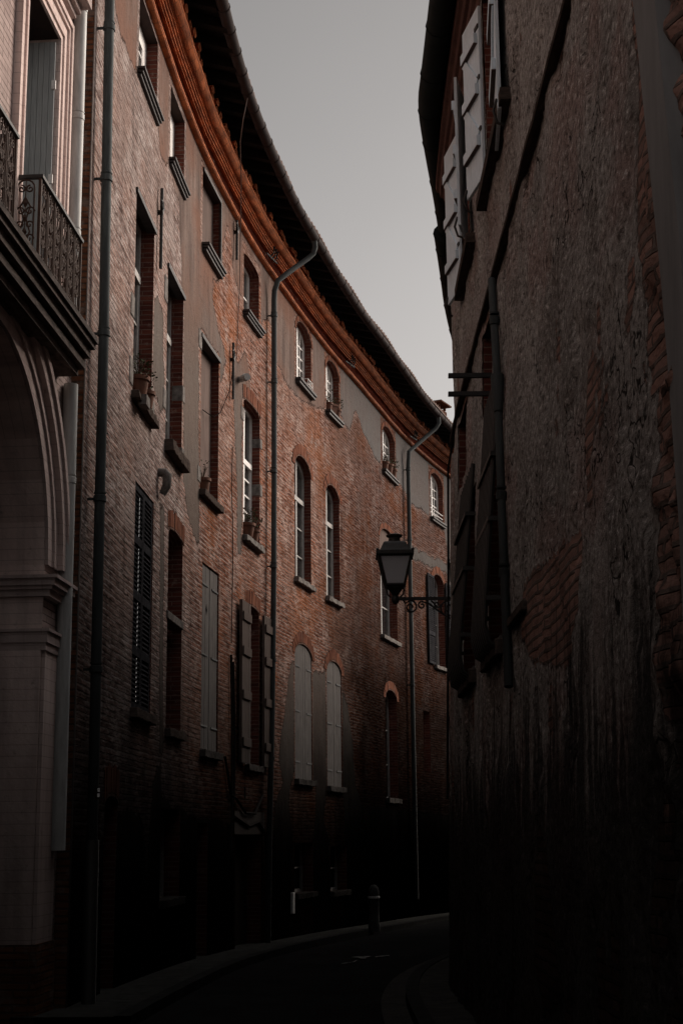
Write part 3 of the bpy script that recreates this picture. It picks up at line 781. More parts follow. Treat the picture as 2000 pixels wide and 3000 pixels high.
# gutter with brackets
gb = MB(FL); gb.tube([(s, 13.44 - .002*s, .80) for s in np.arange(.2, 39.5, .4)], .092, 12)
s = .4
while s < 39:
    gb.tube([(s-.012,13.44-.002*s,.80),(s+.012,13.44-.002*s,.80)], .103, 12)
    s += .62
gut = gb.build('gutter', M['gutter'], BL)
# iron ties on the cornice
for s in (12.35, 19.15, 26.1):
    ib = MB(FL)
    ib.tube([(s-.35,12.60,.16),(s+.30,12.64,.2)], .018, 6)
    for k in range(3):
        x = s - .12 + k*.13
        ib.tube([(x,12.60,.17),(x+.03,12.70,.24),(x+.08,12.76,.22),(x+.06,12.84,.26)], .016, 5)
        ib.tube([(x+.02,12.72,.24),(x-.08,12.78,.27)], .013, 5)
    ib.build('cornice_tie', M['iron'], BL)
# downpipes
downpipe(FL, BL, [(.10,13.35,.72),(.10,13.0,.4),(.13,12.2,.14),(.16,10.8,.13),(.24,8.7,.13),(.32,6.8,.13),(.34,4.9,.13),(.39,2.5,.13),(.39,1.55,.13)], .056, M['zinc'],
         [(.18,10.42,.13),(.24,8.64,.13),(.32,6.89,.13),(.34,5.08,.13),(.37,3.3,.13)], 'grey green zinc downpipe near the pink building')
downpipe(FL, BL, [(13.35,13.38,.80),(13.40,13.22,.80),(13.42,13.1,.76),(13.36,12.98,.66),(12.95,12.55,.36),(12.72,12.3,.2),(12.74,12.1,.13),(12.75,11.9,.12),(12.75,8.3,.12),(12.72,6.3,.12),(12.59,3.8,.12),(12.37,1.3,.12),(12.3,-.3,.12)], .055, M['zinc'],
         [(12.75,11.6,.12),(12.75,10.24,.12),(12.72,8.45,.12),(12.7,6.6,.12),(12.65,4.82,.12),(12.54,3.02,.12)], 'zinc downpipe with a long bent neck in the middle of the wall')
downpipe(FL, BL, [(26.6,13.33,.80),(26.64,13.15,.80),(26.6,13.0,.72),(26.2,12.55,.38),(25.6,12.1,.16),(25.65,11.7,.12),(25.62,8,.12),(25.6,4,.12),(25.6,0,.12)], .058, M['zinc'],
         [(25.65,11.6,.12),(25.64,9.6,.12),(25.62,7.6,.12),(25.6,5.6,.12)], 'far zinc downpipe behind the street lamp')
bp = MB(FL); bp.tube([(.39,1.6,.13),(.40,.9,.13),(.42,-.1,.13)], .072, 10); bp.build('cast_pipe_foot', M['iron'], BL)
stk = MB(FL); p_ = [(1.0,2.02),(1.07,2.02),(1.07,2.10),(1.0,2.10)]
# attic windows
for k in ('A1','A2'):
    window(FL, BL, A[k], .19, M['white'], 1, 3, .24); sill(FL, BL, A[k], M['slate'], .10, .13, .06, 3)
op = A['A3']
ib = MB(FL); ib.box(op[0]+.45, op[1]-.001, op[2], op[3]-.001, -.19, -.12, .4); ib.build('infill_panel', M['infill'], BL)
ib = MB(FL); ib.box(op[0]+.001, op[0]+.45, op[2], op[3]-.45, -.195, -.10, .4); ib.build('infill_brickwork', M['jamb'], BL, )
ib = MB(FL); ib.box(op[0]+.001, op[0]+.45, op[3]-.45, op[3]-.001, -.195, -.15, .4); ib.build('infill_panel', M['soffit'], BL)
fb = MB(FL); fb.box(op[0]-.0,op[1],op[3]-.001,op[3]+.06,-.02,.03); fb.box(op[1],op[1]+.05,op[2],op[3]+.06,-.02,.03); fb.build('window_surround', M['slate'], BL)
sill(FL, BL, op, M['slate'], .13, .15, .02, 3)
window(FL, BL, A['A4'], .22, M['white'], 1, 2, .06); sill(FL, BL, A['A4'], M['slate'], .13, .14, .05, 3)
for k in ('A5','A6','A7','A8'):
    window(FL, BL, A[k], .18, M['white'], 2, 5, .07); sill(FL, BL, A[k], M['slate'], .12, .13, .05, 2)
    arch_ring(FL, BL, A[k], .14, 15)
rl = MB(FL); op = A['A8']
for z in (11.02, 11.14): rl.tube([(op[0],z,-.02),(op[1],z,-.02)], .016, 6)
rl.build('window_rail', M['white'], BL)
# second floor
for k in ('B1','B2'):
    window(FL, BL, B[k], .21, M['greyframe'], 1, 3, .07, transom=B[k][3]-.75)
op = B['B3']
ib = MB(FL); ib.box(op[0]+.42, op[1]-.001, op[2], op[3]-.001, -.19, -.13, .4); ib.build('infill_panel', M['infill'], BL)
ib = MB(FL); ib.box(op[0]+.001, op[0]+.42, op[2], op[3]-.001, -.195, -.17, .4); ib.build('infill_panel', M['soffit'], BL)
window(FL, BL, B['B4'], .18, M['white'], 1, 5, .06, transom=8.35)
for k in ('B5','B6'):
    window(FL, BL, B[k], .18, M['greyframe'], 1, 3, .085, transom=8.55); arch_ring(FL, BL, B[k], .26, 17)
window(FL, BL, (22.65,24.55,6.6,8.35,0), .24, M['greyframe'], 1, 2, .07)
op = B['B7']; ib = MB(FL); n = 12; c = (op[0]+op[1])/2
pts = [(op[0],8.35,-.06),(op[1],8.35,-.06)] + [(c+math.cos(math.pi*k/n)*(op[1]-op[0])/2, arc_z(op, c+math.cos(math.pi*k/n)*(op[1]-op[0])/2), -.06) for k in range(n+1)]
ib.face(pts); ib.face([(op[0],8.35,-.06),(op[0],8.35,-.3),(op[1],8.35,-.3),(op[1],8.35,-.06)]); ib.build('infill_panel', M['infill'], BL); arch_ring(FL, BL, op, .16, 21)
window(FL, BL, B['B8'], .22, M['greyframe'], 1, 4, .06); arch_ring(FL, BL, B['B8'], .24, 15)
for a, b_ in ((27.82,28.5),(29.75,30.4)): louvre_leaf(FL, BL, a, b_, 6.45, 9.05, .03, M['darkshut'], 3)
for k in ('B1','B3','B4','B5','B6','B7','B8'): sill(FL, BL, B[k], M['stone'] if k not in ('B1','B3') else M['roughdark'], .10, .11, .06, 1)
sill(FL, BL, B['B2'], M['roughdark'], .13, .16, .05, 1)
# stone blocks let into the jambs
for (s, z, sz) in ((2.6,8.05,.3),(2.6,7.2,.35),(4.9,9.15,.38),(6.26,8.05,.26),(4.92,7.55,.3),(6.26,7.08,.3),(7.62,9.35,.32),(10.82,9.05,.26),(12.13,7.95,.24),(12.13,8.85,.2),(7.62,7.15,.26),(3.96,7.15,.24)):
    left = s in (2.6,4.9,4.92,7.62,10.82)
    qb = MB(FL)
    if left: qb.box(s-.16, s+.07, z-sz/2, z+sz/2, -.10, .012)
    else: qb.box(s-.012, s+.16, z-sz/2, z+sz/2, -.17, .012)
    qb.build('stone_block', M['stone'], BL, bevel=.015)
# lintel bars
for k in ('B1','B2','B3'):
    lb = MB(FL); o = B[k]; lb.box(o[0]-.05, o[1]+.05, o[3]-.035, o[3]+.03, -.1, .03, .3); lb.build('lintel', M['slate'], BL)
for k in ('B4','C4','C2'): arch_ring(FL, BL, (Cc | B)[k], .26, 15)
# first floor
louvre_leaf(FL, BL, 3.02, 3.62, 3.15, 5.91, -.05, M['darkshut'], 4); louvre_leaf(FL, BL, 3.635, 4.23, 3.15, 5.91, -.05, M['darkshut'], 4)
window(FL, BL, (5.36,6.45,3.06,4.55,0), .27, M['greyframe'], 1, 2, .05); window(FL, BL, (5.36,6.45,4.68,5.86,.10), .27, M['greyframe'], 1, 2, .05)
tb = MB(FL); tb.box(5.3,6.5,4.55,4.67,-.2,.02,.3); tb.build('stone_transom', M['stone'], BL, bevel=.01)
hz = [(z, 7.93, 8.35) for z in (3.2,4.35,5.5)]
plank_leaf(FL, BL, 7.935, 8.52, 2.95, 5.80, -.06, .04, M['greyshut'], 4, hinges=[(z,7.94,8.4) for z in (3.3,4.4,5.5)])
plank_leaf(FL, BL, 8.535, 9.085, 2.95, 5.80, -.06, .04, M['greyshut'], 4, hinges=[(z,8.66,9.08) for z in (3.3,4.4,5.5)])
dmb = MB(FL); dmb.face([(8.3,5.02,-.0165),(8.36,5.12,-.0165),(8.3,5.22,-.0165),(8.24,5.12,-.0165)]); dmb.build('diamond_cutout', M['black'], BL)
window(FL, BL, Cc['C4'], .25, M['white'], 1, 3, .05, transom=4.3)
plank_leaf(FL, BL, 10.42, 11.08, 2.85, 5.62, .05, .05, M['brownshut'], 4, battens=(3.2,4.0,4.75,5.35), bh=.15)
plank_leaf(FL, BL, 12.13, 12.78, 2.85, 5.58, .05, .05, M['brownshut'], 4, battens=(3.2,4.0,4.75,5.35), bh=.15)
for k in ('C5','C6'):
    o = Cc[k]; c = (o[0]+o[1])/2; tp = lambda s, o=o: arc_z(o, s) - .012
    plank_leaf(FL, BL, o[0]+.012, c-.006, o[2]+.015, 0, -.055, .04, M['greyshut'], 4, top=tp, hinges=[(z,o[0]+.02,o[0]+.42) for z in (o[2]+.35,o[2]+1.35,o[2]+2.25)])
    plank_leaf(FL, BL, c+.006, o[1]-.012, o[2]+.015, 0, -.055, .04, M['greyshut'], 4, top=tp, hinges=[(z,o[1]-.42,o[1]-.02) for z in (o[2]+.35,o[2]+1.35,o[2]+2.25)])
    arch_ring(FL, BL, o, .26, 19)
arch_ring(FL, BL, Cc['C7'], .24, 15)
for k in ('C7','C8','C9'): window(FL, BL, Cc[k], .25, M['greyframe'], 1, 3, .05, glass=M['black'])
for k in ('C1','C2','C3','C4','C5','C6','C7','C9'): sill(FL, BL, Cc[k], M['stone'] if k not in ('C1','C2') else M['roughdark'], .09, .12, .06, 1)
for k in ('C1','C3','C5','C6'):
    window(FL, BL, Cc[k][:5], .28, M['greyframe'], 1, 3, .05, glass=M['black'])
# ground floor
for k in ('D0','D2','D3'):
    o = Dd[k]; n = 4 if k != 'D3' else 8
    db = MB(FL); w = (o[1]-o[0])/n
    for i in range(n): db.box(o[0]+i*w+.003, o[0]+(i+1)*w-.003, o[2], o[3], -.29, -.25+random.uniform(-.003,.003))
    d_ = db.build('door', M['door'], BL)
    hb = MB(FL); hb.tube([(o[1]-.12,.75+gz(FL,o[1]),-.25),(o[1]-.12,.75+gz(FL,o[1]),-.2),(o[1]-.12,.9+gz(FL,o[1]),-.2),(o[1]-.12,.9+gz(FL,o[1]),-.25)], .012, 6); hb.build('handle', M['iron'], d_)
arch_ring(FL, BL, Dd['D0'], .34, 13)
lb = MB(FL); lb.box(10.25,12.4,1.67,2.05,-.1,.025,.4); lb.build('door_lintel', M['brownshut'], BL)
for k in ('D1','D4','D5'):
    window(FL, BL, Dd[k], .25, M['greyframe'], 1, 2, .05, glass=M['black']); sill(FL, BL, Dd[k], M['stone'], .09, .11, .05, 1)
# wall ties, stub pipe and spout
for (s, za, zb_) in ((4.18,9.18,10.35),(10.07,11.7,12.45),(9.84,9.03,10.06),(30.28,9.17,9.86)):
    ab = MB(FL); ab.tube([(s,za,.05),(s,zb_,.05)], .024, 6); zm = za*.3+zb_*.7
    ab.tube([(s,zm,0),(s,zm,.075)], .035, 6)
    for d in (-1,1): ab.tube([(s,zm+.03,.06),(s+d*.06,zm+.06,.07),(s+d*.075,zm+.13,.06),(s+d*.03,zm+.17,.06)], .014, 5)
    ab.build('wall_tie', M['iron'], BL)
sb = MB(FL); sb.tube([(10.55,9.6,-.05),(10.35,9.58,.16),(10.3,9.575,.20)], [.06,.06,.064], 12); sb.tube([(10.36,9.58,.14),(10.34,9.58,.16)], .07, 12)
sb.build('vent_pipe', M['palezinc'], BL)
sb = MB(FL); sb.tube([(4.55,6.42,-.04),(4.55,6.41,.08),(4.55,6.36,.12),(4.56,6.22,.11),(4.58,6.12,.05)], [.062,.066,.068,.06,.05], 12); sb.build('spout', M['stone'], BL)
bx = MB(FL); bx.box(11.05,11.13,2.28,2.46,-.02,.006); bx.build('wall_vent', M['black'], BL)
# sticker on the pipe
sk = MB(FL)
for i in range(7):
    t = -1.15 + i*.33; sk.v += []
    a0, a1 = t, t+.33
    def pp(a, z): return (.39 + .059*math.sin(a), z, .13 + .059*math.cos(a))
    sk.face([pp(a0,2.0),pp(a1,2.0),pp(a1,2.12),pp(a0,2.12)])
sticker = sk.build('sticker', M['door'], BL)
GLY = {'G':[[(.9,.8),(.6,1),(.2,.9),(.05,.5),(.2,.1),(.6,0),(.9,.15),(.9,.45),(.55,.45)]], 'N':[[(.1,0),(.1,1),(.85,0),(.85,1)]], 'T':[[(.05,1),(.95,1)],[(.5,1),(.5,0)]],
       'B':[[(.1,0),(.1,1),(.6,1),(.8,.75),(.6,.52),(.1,.52)],[(.6,.52),(.9,.25),(.6,0),(.1,0)]], 'E':[[(.9,1),(.1,1),(.1,0),(.9,0)],[(.1,.5),(.7,.5)]], 'A':[[(.05,0),(.5,1),(.95,0)],[(.25,.4),(.75,.4)]]}
lt = MB(FL)
for row, (txt, z_, hgt) in enumerate((('GNT', 2.072, .034), ('BEAT', 2.022, .03))):
    for k, ch in enumerate(txt):
        for st_ in GLY[ch]:
            w_ = .95 / len(txt)
            P_ = [(-.62 + (k + .08 + p[0]*.8)*w_*1.3, z_ + p[1]*hgt) for p in st_]
            lt.tube([(.39 + .0605*math.sin(q[0]), q[1], .13 + .0605*math.cos(q[0])) for q in P_], .0028, 4)
lt.build('lettering', M['white'], sticker)

# ---- cables
def cable(name, label, f, paths, r, mat):
    mbk = MB(f)
    for p in paths: mbk.tube(p, r, 5)
    return tag(mbk.build(name, mat), label, 'cable')
cable('cable', 'thin pale cable hanging from the gutter down across the orange cornice', FL, [[(7.3,13.35,.80),(7.35,13.0,.72),(7.75,12.8,.6),(9.1,12.72,.34),(9.9,12.4,.16),(10.2,12.1,.08),(10.4,11.4,.03),(10.3,10.5,.02),(10.25,9.9,.02)]], .009, M['cable'])
cable('cable', 'straight pale cable running up the corner of the brick building beside the pink one', FL, [[(.008,-.2,.006),(.008,6,.006),(.008,13.0,.006)]], .009, M['cable'])
cable('cable', 'dark sagging cables looped over the doorway beside the open brown shutters', FL,
      [[(9.5,2.9,.03),(9.9,2.3,.04),(10.3,2.25,.04),(10.9,2.02,.06),(11.6,2.02,.06),(12.2,2.35,.05)], [(9.9,4.6,.03),(9.95,3.6,.04),(10.0,2.3,.04),(9.95,1.4,.04)], [(10.05,4.5,.03),(10.12,3.2,.05),(10.1,2.2,.04)], [(10.2,1.95,.04),(11.2,1.8,.05),(11.9,1.88,.05),(12.4,1.7,.04),(12.5,1.0,.04)]], .022, M['blackcable'])
cable('cable', 'thin dark wire strung across the blind window above the shutters', FL, [[(8.3,8.4,-.11),(8.7,8.38,-.02),(9.0,8.55,.03),(9.6,9.1,.04),(9.84,9.6,.05)], [(9.95,8.2,.02),(9.9,7.4,.02),(10.0,6.9,.02),(10.02,6.0,.02),(9.95,4.8,.02)]], .008, M['blackcable'])

# ---- flower pots on the sills
def pot(label, f, s, z, o, r, h, square=False, plant='bush', plabel=None, tilt=0):
    w = f(s, z, o)
    t = thing('flower_pot', label, 'flower pot', 'flower pots on the window sills', loc=w)
    mbk = MB()
    T = Matrix.Rotation(tilt, 3, 'Y')
    mbk.lathe(w, [(0,0),(r*.68,0),(r*.72,.01),(r*.93,h*.8),(r*1.06,h*.8),(r*1.08,h),(r*.96,h),(r*.92,h*.9),(0,h*.9)], 4 if square else 14, tilt=T)
    mbk.build('pot', M['pot'], t)
    if plant:
        rnd = random.Random(hash((round(s*100), round(z*100))) & 0xffff); pm = MB()
        for k in range(150 if plant == 'bush' else 60):
            th = rnd.uniform(0, 2*math.pi); rr = r * 1.25 * math.sqrt(rnd.random()); zz = h*.9 + rnd.random()**.8 * r * (2.0 if plant == 'bush' else 2.6)
            c = np.array([w[0]+rr*math.cos(th), w[1]+rr*math.sin(th), w[2]+zz])
            d = np.array([math.cos(th)*.6, math.sin(th)*.6, rnd.uniform(-.2,1)]); d /= np.linalg.norm(d)
            e = np.cross(d, [rnd.uniform(-1,1), rnd.uniform(-1,1), rnd.uniform(-1,1)]); e /= np.linalg.norm(e)
            l = rnd.uniform(.02,.045); ww = l * .38
            pm.face(None, 0 if rnd.random() < .7 else 1, uv=[(0,0),(1,0),(1,1),(0,1)], world=[tuple(c), tuple(c + d*l*.5 + e*ww), tuple(c + d*l), tuple(c + d*l*.5 - e*ww)])
        for k in range(14):
            th = rnd.uniform(0, 2*math.pi); a = rnd.uniform(.3, 1)*r
            pm.tube([(w[0],w[1],w[2]+h*.88),(w[0]+.5*a*math.cos(th),w[1]+.5*a*math.sin(th),w[2]+h+r*.8),(w[0]+a*math.cos(th),w[1]+a*math.sin(th),w[2]+h+r*rnd.uniform(1,2))], .003, 4, 1, world=True)
        pm.build('plant', [M['leaf'], M['drystem']], t)
    return t
pot('large terracotta pot with a dry dark plant on the sill nearest the pink building', FL, 2.95, 6.98, .02, .14, .26)
pot('smaller bare terracotta pot behind the large one on the sill nearest the pink building', FL, 3.45, 6.98, .02, .12, .22, plant='sprig')
pot('single terracotta pot at the foot of the blind plastered window', FL, 8.0, 6.93, -.03, .13, .24, plant='sprig')
pot('bushy dark green plant in a terracotta pot left on the sill by the middle downpipe', FL, 11.15, 6.85, .0, .15, .25)
pot('terracotta pot with a low bush, right hand one on the sill by the middle downpipe', FL, 11.6, 6.85, .0, .13, .22)
pot('left terracotta pot on the sill of the second small arched attic window', FL, 17.8, 11.09, -.02, .12, .2, plant='sprig')
pot('middle squarish terracotta pot on the sill of the second small arched attic window', FL, 18.1, 11.09, .0, .15, .24, square=True, plant=None)
pot('right terracotta pot with dark leaves on the sill of the second small arched attic window', FL, 18.45, 11.09, .0, .13, .22)
pot('left terracotta pot on the sill of the arched attic window next to the far downpipe', FL, 23.3, 11.03, .0, .13, .22, plant='sprig')
pot('middle terracotta pot on the sill of the arched attic window next to the far downpipe', FL, 23.75, 11.03, .0, .15, .26, plant='sprig')
pot('right terracotta pot with spreading leaves on the sill next to the far downpipe', FL, 24.25, 11.03, .0, .14, .24)
wr = MB(FL); 
for z in (11.12,11.22): wr.tube([(15.7,z,-.02),(15.7,z,.08),(16.1,z,.08),(16.1,z,-.02)], .008, 5)
for s in (15.7,15.85,15.98,16.1): wr.tube([(s,11.04,.08),(s,11.23,.08)], .007, 5)
tag(wr.build('wire_basket', M['white']), 'small white wire basket on the sill of the first arched attic window', 'basket')
st = MB(FL); st.box(2.78,3.02,6.84,6.97,.05,.16); st.build('x', M['stone']).name = 'loose_stone'
tag(bpy.data.objects['loose_stone'], 'pale loose stone in front of the pots on the sill nearest the pink building', 'stone')

# ================================================================== PINK BUILDING (near left)
p0 = FP(11, 0, 0)
PB = thing('pink_building', 'pink painted brick mansion with arched gateway and iron balcony', 'building', loc=(p0[0], p0[1], 0))
ARCH = (8.86, 12.76, -1.2, 6.3, 1.95, .9); FW = (11.42, 12.62, 6.9, 10.18, 0, .42)
mb, L = wall_mesh(FP, -4, 14.1, -1.2, 14.5, [ARCH, FW], .5, .5)
mb.build('wall', [M['pink'], M['pinkplain'], M['soffit']], PB, attrs={'plaster': np.zeros(len(mb.v), np.float32)})
gd = MB(FP); n = 14; c = 10.81
for i in range(12):
    a = 8.86 + i*3.9/12
    gd.box(a+.002, a+3.9/12-.002, -1.2, 6.5, -.97, -.905 - .006*(i % 2))
gd.build('gate', M['door'], PB)
# archivolt: concentric mouldings
def arch_band(r0, r1, o0, o1):
    n = 28; q = MB(FP); 
    P = lambda t, r, o: (c + math.cos(t)*r, 4.35 + math.sin(t)*r, o)
    for k in range(n):
        t0, t1 = math.pi*k/n, math.pi*(k+1)/n
        q.face([P(t0,r0,o1),P(t0,r1,o1),P(t1,r1,o1),P(t1,r0,o1)], smooth=True); q.face([P(t0,r1,o1),P(t0,r1,o0),P(t1,r1,o0),P(t1,r1,o1)], smooth=True); q.face([P(t0,r0,o0),P(t0,r0,o1),P(t1,r0,o1),P(t1,r0,o0)], smooth=True)
    return q
av = arch_band(1.955,2.12,-.005,.035)
for r0, r1, o1 in ((2.12,2.17,.06),(2.17,2.3,.04),(2.3,2.42,.10),(2.42,2.50,.13),(2.50,2.54,.09)):
    q = arch_band(r0, r1, -.01, o1); k = len(av.v); av.v += q.v; av.fc += [[i+k for i in f] for f in q.fc]; av.uv += q.uv; av.mi += q.mi; av.sm += q.sm
av.build('arch_moulding', M['mould'], PB, sharp=.6)
im = MB(FP)
for (z0_, z1_, o1) in ((4.02,4.09,.07),(4.09,4.13,.10),(4.13,4.20,.13),(4.20,4.235,.16)):
    im.box(12.77-o1*.6, 13.52, z0_, z1_, -.005, o1); im.box(12.77-o1*.6, 12.762, z0_, z1_, -.88, -.005)
im.build('impost_moulding', M['mould'], PB)
im = MB(FP)
for (z0_, z1_, o1) in ((3.47,3.55,.05),(3.55,3.66,.065),(3.66,3.69,.085)):
    im.box(12.77-o1*.6, 13.42, z0_, z1_, -.005, o1); im.box(12.77-o1*.6, 12.762, z0_, z1_, -.88, -.005)
im.build('capital_moulding', M['mould'], PB)
pr = MB(FP); pr.box(12.78,13.38,-1.2,3.47,-.005,.035); pr.box(12.74,12.762,.62,3.47,-.6,-.006); pr.build('pilaster', M['pinkplain'], PB)
pr = MB(FP); pr.box(12.72,13.42,-1.2,.62,-.006,.06); pr.box(12.70,12.762,-1.2,.62,-.86,-.007); pr.build('plinth', M['quoin'], PB)
# French window
op = FW
wd = window(FP, PB, (11.42,12.62,6.9,10.18,0), .36, M['blueshut'], 1, 5, .075, leafs=2, name='french_window')
# folded shutter leaves stand against the reveals
for (s, side) in ((12.62,-1),(11.42,1)):
    sh = MB(FP)
    for k in range(5):
        o1 = -.02 - k*.062; o0 = o1 - .058; x0, x1 = sorted((s + side*.02, s + side*(.05 + .003*(k % 2))))
        sh.box(x0, x1, 6.95, 10.12, o0, o1)
    x0, x1 = sorted((s + side*.052, s + side*.075))
    q = sh.build('shutter', M['blueshut'], wd)
    for z in (7.5,8.5,9.6):
        hb = MB(FP); x0, x1 = sorted((s + side*.05, s + side*.07)); hb.box(x0, x1, z-.05, z+.05, -.045, .0); hb.build('hinge', M['white'], q)
fr = MB(FP)   # moulded surround
for (e0, e1, o1) in ((.0,.07,.03),(.07,.11,.05),(.11,.25,.028),(.25,.30,.055),(.30,.36,.075)):
    fr.box(12.62+e0, 12.62+e1, 6.86, 10.18+e1, -.005, o1); fr.box(11.42-e1, 11.42-e0, 6.86, 10.18+e1, -.005, o1)
    fr.box(11.42-e0, 12.62+e0, 10.18+e0, 10.18+e1, -.005, o1)
fr.build('window_surround', M['pinkplain'], PB)
hd = MB(FP)
for (z0_, z1_, o1) in ((10.66,10.72,.08),(10.72,10.80,.13),(10.80,10.98,.24),(10.98,11.04,.27),(11.04,11.12,.31)):
    hd.box(11.0-o1*.4, 12.98+o1*.4, z0_, z1_, -.005, o1)
hd.build('window_hood', M['mould'], PB)
# balcony slab (string course) and iron railings
sl = MB(FP)
for (z0_, z1_, o1) in ((6.44,6.52,.22),(6.52,6.60,.29),(6.60,6.64,.26),(6.64,6.74,.34),(6.74,6.80,.39),(6.80,6.86,.42)):
    sl.box(-4, 12.98+o1*.25, z0_, z1_, -.005, o1, 2.)
sl.build('balcony_slab', M['blackstone'], PB)
def scroll(mbk, c, u, v, r, turns, sgn=1, n=14, th=.008, start=0):
    pts = []
    for k in range(n + 1):
        a = start + sgn * turns * 2*math.pi*k/n; rr = r * (1 - .8*k/n)
        pts.append(tuple(np.array(c) + np.array(u)*math.cos(a)*rr + np.array(v)*math.sin(a)*rr))
    mbk.tube(pts, th, 5)
def railing(s0, s1, label):
    r = thing('railing', None, None); del_ = [k for k in ('label','category') if k in r]
    for k in del_: del r[k]
    r.parent = PB; r.matrix_parent_inverse = Matrix.Translation(-PB.location); r['label'] = label
    zb, zt, of = 6.90, 7.87, .28
    tr = MB(FP); tr.box(s0-.02, s1+.02, zt-.035, zt, of-.03, of+.03); tr.box(s0-.02, s0+.03, zt-.035, zt, 0, of-.03); tr.box(s1-.03, s1+.02, zt-.035, zt, 0, of-.03)
    tr.build('handrail', M['iron'], r); tr = MB(FP)
    tr.box(s0, s1, zb, zb+.02, of-.012, of+.012); tr.box(s0-.012, s0+.012, zb, zb+.02, 0, of); tr.box(s1-.012,s1+.012, zb, zb+.02, 0, of)
    tr.build('bottom_rail', M['iron'], r)
    for s in (s0, s1):
        pw = MB(FP); pw.box(s-.014, s+.014, zb-.06, zt-.03, of-.014, of+.014); pw.build('corner_post', M['rustiron'], r)
        pw = MB(FP); pw.box(s-.012, s+.012, zb-.06, zt-.03, .0, .02); pw.build('wall_post', M['rustiron'], r)
    n = int(round((s1 - s0) / .265)); w = (s1 - s0) / n
    def panel(P, w):
        """P(x,z)->local coordinate; x in 0..w"""
        q = MB(FP); U = np.array(P(1,0)) - np.array(P(0,0)); V = np.array(P(0,1)) - np.array(P(0,0))
        C = lambda x, z: P(x, z)
        hw = w/2; zl, zh = zb+.02, zt-.04
        # hoop
        pts = [C(hw-.085, zl+.03)] + [C(hw - .085*math.cos(t), zh-.09+.085*math.sin(t)) for t in np.linspace(0, math.pi, 9)] + [C(hw+.085, zl+.03)]
        q.tube(pts, .0085, 5)
        q.tube([C(hw + .085*math.cos(t), zl+.1 - .085*math.sin(t)) for t in np.linspace(0, math.pi, 9)], .008, 5)
        q.tube([C(hw, zl), C(hw, zh)], .006, 5)
        for sg in (-1, 1):
            scroll(q, C(hw+sg*.042, zh-.10), U, V, .040, 1.3, sg, start=math.pi/2)
            scroll(q, C(hw+sg*.042, zl+.13), U, V, .040, 1.3, -sg, start=-math.pi/2)
            for zc, rr in ((zl+.30,.05),(zl+.44,.042),(zl+.58,.05)):
                scroll(q, C(hw+sg*.045, zc), U, V, rr, 1.1, sg, start=0 if sg > 0 else math.pi)
            q.tube([C(hw+sg*.01, zl+.25), C(hw+sg*.05, zl+.37), C(hw+sg*.012, zl+.5), C(hw+sg*.05,zl+.63), C(hw, zl+.72)], .009, 5)
        for zc in (zl+.37, zl+.51, zl+.66):
            q.tube([C(hw, zc-.045), C(hw, zc), C(hw, zc+.045)], [.004,.024,.004], 6)
        q.tube([C(0.004, zl), C(0.004, zh)], .008, 5)
        q.build('scroll_panel', M['rustiron'], r)
    for i in range(n): panel(lambda x, z, i=i: (s0 + i*w + x, z, of), w)
    panel(lambda x, z: (s0, z, x + .01), of - .02)
    panel(lambda x, z: (s1, z, x + .01), of - .02)
railing(11.16, 12.74, 'railing of the small balcony in front of the grey shuttered window')
railing(8.75, 10.33, 'railing of the neighbouring balcony at the edge of the picture')
downpipe(FP, PB, [(13.22,14.2,.075),(13.22,7.2,.075),(13.22,6.9,.075)], .07, M['palezinc'], [(13.22,9.55,.075),(13.22,8.15,.075),(13.22,10.9,.075)], 'pale grey pipe above the balcony slab', .006)
downpipe(FP, PB, [(13.26,6.42,.085),(13.28,4.6,.085),(13.3,1.5,.085)], .075, M['palezinc'], [(13.27,5.35,.085)], 'stained pale grey pipe below the balcony slab', .006)
rg = MB(FP); rg.tube([(12.95+.05*math.cos(a),7.72,.12+.05*math.sin(a)) for a in np.linspace(0,2*math.pi,10)], .01, 5); rg.tube([(12.95,7.72,0),(12.95,7.72,.08)], .01, 5); rg.build('wall_ring', M['iron'], PB)
pc = MB(FP)
pc.sweep([(0,14.0),(.1,14.0),(.15,14.15),(.5,14.3),(.5,14.42),(-3,15.6)], -4, 13.7, 1., smooth=False); pc.build('roof', M['tile'], PB)

# ================================================================== RIGHT BUILDING
r0 = FR(16, 0, 0)
RB = thing('rough_building', 'dark rough building with peeling render and white shutters under the eaves', 'building', loc=(r0[0], r0[1], 0))
RW = {'W1':(17.1,17.96,7.2,8.95,0),'W2':(19.85,20.55,7.35,9.02,0),'R1':(17.4,18.24,5.12,5.86,0),'R2':(19.95,21.1,5.1,5.86,0),'R3':(16.75,17.8,3.02,4.9,0),'R4':(19.0,20.35,3.05,4.75,0)}
SMOOTH = [[(16.55,9),(17.3,9),(17.35,5.9),(17.2,4.9),(17.4,3.0),(17.4,1.8),(16.5,1.8),(16.4,4.2),(16.6,6)], [(12.0,3.1),(13.1,3.15),(13.15,2.7),(13.55,2.5),(13.9,2.2),(13.0,1.9),(12.1,2.0)], [(17.0,7),(22,7),(22,6.1),(17,6.1)]]
BARE = [[(15.5,3.2),(13.95,3.13),(13.2,3.07),(12.58,2.82),(12.6,2.6),(12.97,2.6),(12.98,2.44),(13.5,2.44),(15.01,2.65),(15.55,2.87)],
        [(11.7,7),(11.5,4.6),(11.6,4.0),(11.3,3.2),(11.25,2.0),(10.2,1.8),(8,3),(8,7)], [(14.4,1.5),(14.9,1.7),(15,.9),(14.6,.6),(14.0,.8)]]
